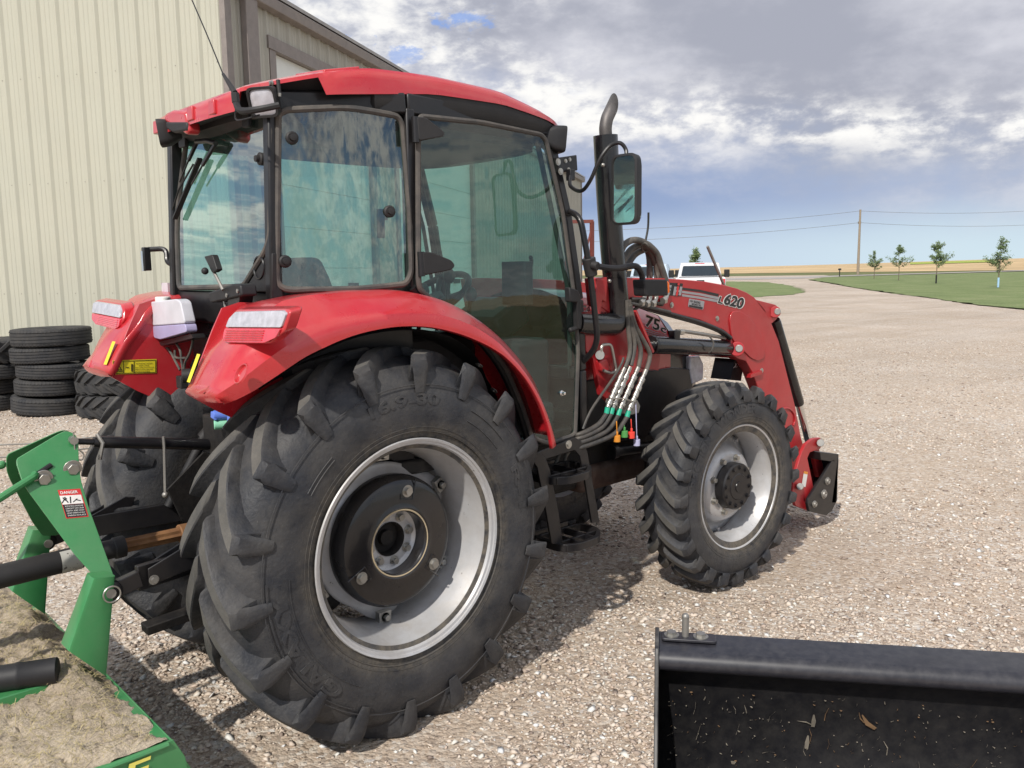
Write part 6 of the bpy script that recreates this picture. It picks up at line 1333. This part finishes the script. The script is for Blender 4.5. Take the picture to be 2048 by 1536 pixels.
for a, c in ((d1a, d1b), (d2a, d2b)):
    dr = MB(); zt = 0.02; k = 0
    dm = thing if False else None
    panels = 8; hgt = (dtop-.02)/panels
    prof_ = []
    for k in range(panels):
        z = .02+k*hgt; prof_ += [(z, -.06), (z+.008, -.045), (z+hgt-.008, -.045), (z+hgt, -.06)]
    for i in range(len(prof_)-1):
        (z0_, o0), (z1_, o1) = prof_[i], prof_[i+1]; dr.quad(CN+sdir*a+nS*o0+V(0, 0, z0_), CN+sdir*c+nS*o0+V(0, 0, z0_), CN+sdir*c+nS*o1+V(0, 0, z1_), CN+sdir*a+nS*o1+V(0, 0, z1_))
    do_ = dr.build('overhead_door', 'door', building, smooth=0)
    for u in (a+.25*(c-a), a+.72*(c-a)):
        wv = MB(); wv.box(CN+sdir*u+nS*-.042+V(0, 0, .02+2.5*hgt), (.18, .18, .10)); wv.build('door_handle', 'ink', do_) if u > a+.5*(c-a) else None
    for u, w__ in ((a-.16, .16), (c, .16)):
        jb = MB(); jb.prism([CN+sdir*u+nS*.04+V(0, 0, .02), CN+sdir*(u+w__)+nS*.04+V(0, 0, .02), CN+sdir*(u+w__)-nS*.09+V(0, 0, .02), CN+sdir*u-nS*.09+V(0, 0, .02)], (0, 0, dtop)); jb.build('door_jamb', 'trim', do_, smooth=0)
    hd = MB(); hd.prism([CN+sdir*(a-.2)+nS*.055+V(0, 0, dtop), CN+sdir*(c+.2)+nS*.055+V(0, 0, dtop), CN+sdir*(c+.2)-nS*.09+V(0, 0, dtop), CN+sdir*(a-.2)-nS*.09+V(0, 0, dtop)], (0, 0, .17)); hd.build('door_header', 'trim', do_, smooth=0)
fp = MB(); f0 = CN+sdir*(LEN-.12); fp.prism([f0+nS*.045, f0+sdir*.16+nS*.045, f0+sdir*.16-nS*.02, f0-nS*.02], (0, 0, HE)); fp.build('corner_trim', 'trim', building, smooth=0)
# ---------------------------------------------------------------- stacks of old tyres
def road_tyre(name, loc, R, W, rb, label, cat, group, lug=False, tilt=(0, 0), rz=0., stand=False):
    t = thing(name, loc, label, cat, group, rz=rz); c = Vector(loc); ax = V(0, 0, 1)
    mb = MB(); W2 = W/2; h = R-rb
    prof = [(-W2*.80, rb), (-W2*.95, rb+h*.25), (-W2, rb+h*.55), (-W2*.94, R-h*.14), (-W2*.80, R-h*.02)]
    if not lug:
        for g in (-.55, -.18, .18, .55): prof += [(W2*(g-.05), R), (W2*(g-.035), R-.008), (W2*(g+.035), R-.008), (W2*(g+.05), R)]
    else: prof += [(-W2*.3, R), (W2*.3, R)]
    prof += [(W2*.80, R-h*.02), (W2*.94, R-h*.14), (W2, rb+h*.55), (W2*.95, rb+h*.25), (W2*.80, rb), (W2*.7, rb-.004), (W2*.72, R-.03), (-W2*.72, R-.03), (-W2*.7, rb-.004)]
    mb.lathe(c, ax, prof, 72, close=True); car = mb.build('carcass', 'tyre_old', t, smooth=40)
    b = MB(); n = 20 if lug else 64
    for k in range(n):
        for sgn in (1, -1):
            a = 2*PI*(k+(.5 if sgn < 0 else 0))/n
            if lug:
                rings = []
                for q in (.02, .35, .7, .98, 1.02):
                    aa = a+.32*q; z = sgn*W2*q*.97; hw = .026/R; rt = R+(.035 if q < 1 else .0)-.02*q*q; r0 = R-.03-(.04 if q > .9 else 0)
                    rings.append([c+V(r*math.cos(aa+f*hw), r*math.sin(aa+f*hw), z) for r, f in ((r0, -1.5), (rt, -1), (rt, 1), (r0, 1.5))])
                b.loft(rings)
            else:
                z = sgn*W2*.80; hw = .010/R
                b.add([c+V(r*math.cos(a+f*hw), r*math.sin(a+f*hw), z+dz) for r, f, dz in ((R-.001, -1, -sgn*W2*.22), (R-.001, 1, -sgn*W2*.22), (R+.005, 1, -sgn*W2*.20), (R+.005, -1, -sgn*W2*.20), (R-h*.10, -1, sgn*W2*.10), (R-h*.10, 1, sgn*W2*.10), (R-h*.10+.008, 1, sgn*W2*.10), (R-h*.10+.008, -1, sgn*W2*.10))], [(3, 2, 6, 7), (0, 1, 2, 3), (0, 3, 7, 4), (1, 5, 6, 2), (4, 7, 6, 5)])
    b.build('tread_lug' if lug else 'tread_block', 'tyre_old', t, smooth=30, weld=False)['kind'] = 'stuff'
    t.rotation_euler = (tilt[0], tilt[1], rz); return t
wallY = lambda x, y, off: onp(x, y, CN+nG*off, nG)
gr2 = 'old tyres stacked along the beige wall'
# five-high stack
bc = on(70, 832, 2, 0); bc = bc+(-nG)*.33
sc_ = (bc-V(CAM[0], CAM[1], 0)).length
order = ['bottom', 'fourth from the top', 'middle', 'second from the top', 'top']
x_m = [(86, -2), (90, 0), (96, .0), (90, 0), (95, 0)]
R0 = (on(158, 800, 2, 0)-on(17, 800, 2, 0)).length*.5*.86
print('stack dist', sc_, 'R', R0, bc)
zz = 0
for i, w_ in enumerate((.215, .20, .19, .20, .225)):
    off = (x_m[i][0]-90)/1689*sc_; rr = R0*(1.02, .96, .97, 1.0, 1.02)[i]
    q = bc+V(off*math.sin(YAW), -off*math.cos(YAW), 0)
    wz_ = {0: 'tilted worn road tyre at the very bottom of the five-high stack', 1: 'road tyre lying directly on the bottom tyre of the five-high stack', 2: 'middle road tyre of the five-high stack', 3: 'road tyre just under the top one of the five-high stack', 4: 'road tyre topping the five-high stack beside the red fender'}[i]
    road_tyre('old_tyre', (q.x, q.y, zz+w_/2+(.02 if i == 0 else 0)), rr, w_, rr*.62, wz_, 'tyre', gr2, tilt=((.05, .03) if i == 0 else (0.02*(i % 2), -.015*(i % 3))), rz=i*1.3); zz += w_+.008+(.03 if i == 0 else 0)
# partly visible stack at the left frame edge
b3 = on(-50, 822, 2, 0)+(-nG)*.25; zz = 0
for i, (w_, f, lg) in enumerate(((.21, .97, False), (.20, .95, False), (.20, 1.16, False), (.30, 1.16, True))):
    ofs = .05*(i >= 2)
    road_tyre('old_tyre', (b3.x+ofs, b3.y-ofs, zz+w_/2), R0*f, w_, R0*f*.6, ['small road tyre at the foot of the stack cut by the left frame edge', 'second tyre up in the stack cut by the left frame edge', 'wide tyre overhanging in the stack cut by the left frame edge', 'chunky lugged tyre topping the stack cut by the left frame edge'][i], 'tyre', gr2, lug=lg, rz=.4*i); zz += w_+.006
# lugged tractor tyres behind the far rear wheel, one more standing against the wall
b4 = on(215, 835, 2, 0)+(-nG)*.35
road_tyre('lugged_tyre', (b4.x, b4.y, .15), R0*1.20, .27, R0*.75, 'lower lugged tractor tyre lying behind the far rear wheel', 'tyre', gr2, lug=True, rz=.2)
road_tyre('lugged_tyre', (b4.x+.06, b4.y+.04, .44), R0*1.28, .29, R0*.8, 'upper lugged tractor tyre lying behind the far rear wheel', 'tyre', gr2, lug=True, rz=.9)
sw4 = on(212, 770, 2, .55); p4 = b4+(-nG)*.15; t4 = road_tyre('leaning_tyre', (p4.x+.12, p4.y-.10, .62), .50, .24, .30, 'smooth dark tyre standing against the wall behind the red left fender', 'tyre', gr2, tilt=(math.radians(78), 0), rz=B32-PI/2)
# thin cables on the ground at the left
for k, (a, c, lb_) in enumerate((((-60, 892), (100, 884), 'upper thin grey cable stretched over the gravel at the left edge'), ((-60, 919), (75, 908), 'lower thin grey cable stretched over the gravel at the left edge'))):
    o = MB().tube(crom([on(*a, 2, .05), on((a[0]+c[0])/2, (a[1]+c[1])/2+1, 2, .045), on(*c, 2, .05), on(c[0]+200, c[1]-22, 2, .03)], 5), .009, 6).build('steel_cable', 'steel'); tag(o, lb_, 'cable', 'cables at the left edge')
# ---------------------------------------------------------------- red-brown steel frame beyond the building
fd_ = 26.; dr_ = ray(1184, 500); dn_ = V(dr_[0], dr_[1], 0).normalized(); fb = V(CAM[0], CAM[1], 0)+dn_*fd_; fw = V(dn_.y, -dn_.x, 0)
zt = CAM[2]+(541-446)/1689*fd_
frm = thing('steel_gantry', tuple(fb), 'red brown steel frame with a diagonal brace beyond the building corner', 'frame')
MB().box(fb+V(0, 0, zt/2), (.10, .10, zt)).build('post', 'redsteel', frm); MB().box(fb-fw*.75+V(0, 0, zt/2), (.10, .10, zt)).build('post', 'redsteel', frm)
MB().bar(fb+V(0, 0, zt)+fw*.05, fb-fw*.8+V(0, 0, zt), .10, .10).build('top_beam', 'redsteel', frm); MB().bar(fb+V(0, 0, zt-.15), fb-fw*.28+V(0, 0, zt-1.3), .06, .06).build('brace', 'redsteel', frm)
# ---------------------------------------------------------------- pickup trucks seen from behind
def pickup(name, px, dist, paint, label, rz=0.):
    d = ray(px, 560); dn = V(d[0], d[1], 0).normalized(); c = V(CAM[0], CAM[1], 0)+dn*dist; a = math.atan2(dn.y, dn.x)+rz
    t = thing(name, (0, 0, 0), label, 'pickup truck'); 
    def sec(x, hw, z0, z1, r=.08): return roundpoly([V(x, -hw, z0), V(x, hw, z0), V(x, hw, z1), V(x, -hw, z1)], r, 3)
    b = MB(); b.loft([sec(0, .98, .55, 1.32), sec(.04, 1.0, .52, 1.36), sec(2.0, 1.0, .52, 1.36)], True); body = b.build('bed', paint, t, smooth=40)
    b = MB(); b.loft([sec(2.0, 1.0, .5, 1.36), sec(3.6, 1.0, .5, 1.36), sec(3.8, 1.0, .5, 1.38), sec(5.3, .96, .5, 1.28), sec(5.6, .88, .55, 1.1)]); b.build('cab_body', paint, t, smooth=40)
    b = MB()
    cab = [(2.05, .86, 1.36), (2.20, .74, 1.96), (3.3, .76, 2.0), (4.4, .84, 1.36)]
    b.loft([[V(x, -w, 1.34), V(x+.0, w, 1.34), V(x+.10 if x < 3 else x-.3, w*.86, z), V(x+.10 if x < 3 else x-.3, -w*.86, z)] for x, w, z in ((2.04, .93, 1.94), (2.3, .94, 1.99), (3.6, .94, 1.98), (4.3, .93, 1.5))]); cb = b.build('cab', paint, t, bevel=.04, seg=3)
    b = MB(); b.prism(roundpoly([V(2.045, -.78, 1.42), V(2.045, .78, 1.42), V(2.135, .70, 1.84), V(2.135, -.70, 1.84)], .05), (-.02, 0, 0)); b.build('rear_window', 'carglass', cb)
    b = MB(); b.box((2.16, 0, 1.93), (.04, .40, .04)); b.build('brake_light', 'redlens', cb)
    b = MB(); b.box((-.012, 0, 1.0), (.03, 1.66, .62)); tg = b.build('tailgate', paint, t, bevel=.02); MB().box((-.035, 0, 1.22), (.03, .30, .07)).build('tailgate_handle', 'ink', tg)
    for s in (-1, 1):
        MB().box((-.01, s*.90, 1.05), (.06, .15, .50)).build('tail_light', 'redlens', t, bevel=.02)
        m_o = MB().box((3.75, s*1.22, 1.50), (.14, .24, .34)).build('side_mirror', 'ink', t, bevel=.03); MB().bar((3.75, s*.95, 1.38), (3.75, s*1.22, 1.40), .05, .05).build('mirror_stem', 'ink', m_o)
        for x in (1.05, 4.65):
            w = MB(); w.lathe((x, s*.86, .42), (0, s, 0), [(-.13, .25), (-.13, .40), (-.09, .42), (.09, .42), (.13, .40), (.13, .25)], 28, close=True); wo_ = w.build('wheel', 'tyre_old', t); MB().lathe((x, s*.86, .42), (0, s, 0), [(.04, 0), (.10, .08), (.08, .25)], 20).build('rim', 'silver', wo_)
    b = MB(); b.box((-.12, 0, .62), (.18, 1.9, .18)); b.build('bumper', 'zinc', t, bevel=.03)
    b = MB(); b.box((2.0, 0, 1.37), (3.8, 1.7, .02)); b = MB(); b.prism([V(.08, -.86, 1.37), V(2.0, -.86, 1.37), V(2.0, .86, 1.37), V(.08, .86, 1.37)], (0, 0, .012)); b.build('bed_opening', 'ink', t)
    t.location = c; t.rotation_euler = (0, 0, a); return t
pickup('pickup_truck', 1401, 35.5, 'truckwhite', 'white pickup truck seen from behind over the red loader arm', rz=.02)
pickup('pickup_truck', 1288, 40., 'truckblue', 'pale blue pickup truck parked left of the white one', rz=-.12)
# ---------------------------------------------------------------- young trees, pole, wires, mailbox
leafm = [mat('tree_leaf_a', (.10, .155, .055), .6, var=.35, vscale=3), mat('tree_leaf_b', (.17, .22, .09), .6, var=.3, vscale=3)]
def sapling(px, yb, ytop, wpx, label, seed, wrap=None, dist=None, shape=0):
    r = random.Random(seed)
    if dist is None: base = on(px, yb, 2, 0); dist = math.hypot(base.x-CAM[0], base.y-CAM[1])
    else:
        d = ray(px, 540); dn = V(d[0], d[1], 0).normalized(); base = V(CAM[0], CAM[1], 0)+dn*dist
    H = (yb-ytop)/1689*dist; Wd = wpx/1689*dist/2
    t = thing('young_tree', tuple(base), label, 'tree', 'young trees planted round the yard')
    b = MB(); top = base+V(r.uniform(-.1, .1), r.uniform(-.1, .1), H*.93); pts = crom([base, base+V(.02, 0, H*.35), base.lerp(top, .65)+V(r.uniform(-.08, .08), 0, 0), top], 5); n = len(pts)
    b.tube(pts, [.045*(1-.8*i/n) for i in range(n)], 7); tr = b.build('trunk', 'bark', t)
    limbs = []
    for k in range(16):
        f = r.uniform(.30, .92); p = pts[int(f*(n-1))]; a = r.uniform(0, 2*PI); L = Wd*(1.05-.75*abs(f-.42)/.5)*r.uniform(.55, 1.15); e = p+V(math.cos(a)*L, math.sin(a)*L, L*r.uniform(.25, .8)); limbs.append((p, e))
        MB().tube([p, p.lerp(e, .5)+V(0, 0, -.03), e], [.014, .010, .005], 5).build('branch', 'bark', t)
    for mi in (0,):
        mb = MB()
        for p, e in limbs+[(pts[int(n*.7)], top)]*3:
            for k in range(95 if shape == 0 else 150):
                c = p.lerp(e, r.uniform(.25, 1.1))+V(r.gauss(0, .10), r.gauss(0, .10), r.gauss(0, .09)); s = r.uniform(.04, .085)*(1 if dist < 80 else 1.25); u = V(r.gauss(0, 1), r.gauss(0, 1), r.gauss(0, .6)).normalized(); v = u.orthogonal().normalized()
                mb.mi = 0 if r.random() < .55 else 1; mb.add([c-u*s, c+v*s*.5, c+u*s, c-v*s*.5], [(0, 1, 2, 3)])
        mb.build('crown', leafm, t, smooth=0, weld=False)
    if wrap:
        MB().cyl(base+V(0, 0, .05), base+V(0, 0, H*.20), .07, 10).build('trunk_guard', wrap, t)
sapling(1748, 557.5, 505, 30, 'smallest young tree, nearest to the power pole', 1)
sapling(1797, 561.5, 495, 44, 'bushy young tree, second right of the power pole', 2)
sapling(1872, 567.5, 491, 46, 'young tree with a dark guard round its trunk, third right of the pole', 3, 'ink')
sapling(1996, 576, 487, 46, 'rightmost young tree with a pale blue trunk guard', 4, mat('blue_guard', (.35, .55, .75), .6))
sapling(1391, 566, 476, 34, 'young tree standing behind the white pickup truck', 5, dist=60., shape=1)
pb_ = on(1714, 546.5, 2, 0); pdist = math.hypot(pb_.x-CAM[0], pb_.y-CAM[1]); pdist = min(pdist, 200); d = ray(1716, 540); pn_ = V(d[0], d[1], 0).normalized(); pb_ = V(CAM[0], CAM[1], 0)+pn_*pdist
hz = 534; PH = CAM[2]+(hz-420)/1689*pdist*.90; 
pole = thing('power_pole', tuple(pb_), 'tall wooden power pole beyond the lawn carrying two wires', 'pole')
MB().tube([pb_, pb_+V(0, 0, PH)], [.30, .20], 12).build('shaft', 'wood', pole); MB().box(pb_+V(.15, .15, PH*.80), (.5, .5, .5)).build('insulator', 'steel', pole)
side_ = V(pn_.y, -pn_.x, 0)
def wire(a, c, sag, label):
    pts = [a.lerp(c, i/24)+V(0, 0, -sag*4*(i/24)*(1-i/24)) for i in range(25)]; o = MB().tube(pts, .035, 5).build('power_line', 'steel'); tag(o, label, 'wire', 'wires on the power pole')
def farpt(x, y, dist): d = ray(x, y); L = math.hypot(d[0], d[1]); return Vector((CAM+d*dist/L).tolist())
wire(pb_+V(0, 0, PH*.80), farpt(1165, 484, 170), .6, 'lower power line running left from the pole')
wire(pb_+V(0, 0, PH*.80), farpt(2120, 446, 260), .8, 'lower power line running right from the pole')
wire(pb_+V(0, 0, PH-.3), farpt(1165, 462, 170), .6, 'upper power line running left from the pole')
wire(pb_+V(0, 0, PH-.3), farpt(2120, 417, 260), .8, 'upper power line running right from the pole')
mbx = on(1679, 553, 2, 0); mt = thing('mailbox_post', tuple(mbx), 'small dark mailbox on a post beside the lane', 'mailbox'); MB().box(mbx+V(0, 0, .55), (.12, .12, 1.1)).build('post', 'ink', mt)
mb = MB(); mb.prism([mbx+V(-.3, -.15, 1.1), mbx+V(-.3, .15, 1.1), mbx+V(-.3, .15, 1.3), mbx+V(-.3, .08, 1.42), mbx+V(-.3, -.08, 1.42), mbx+V(-.3, -.15, 1.3)], (.6, 0, 0)); mb.build('box', 'ink', mt)
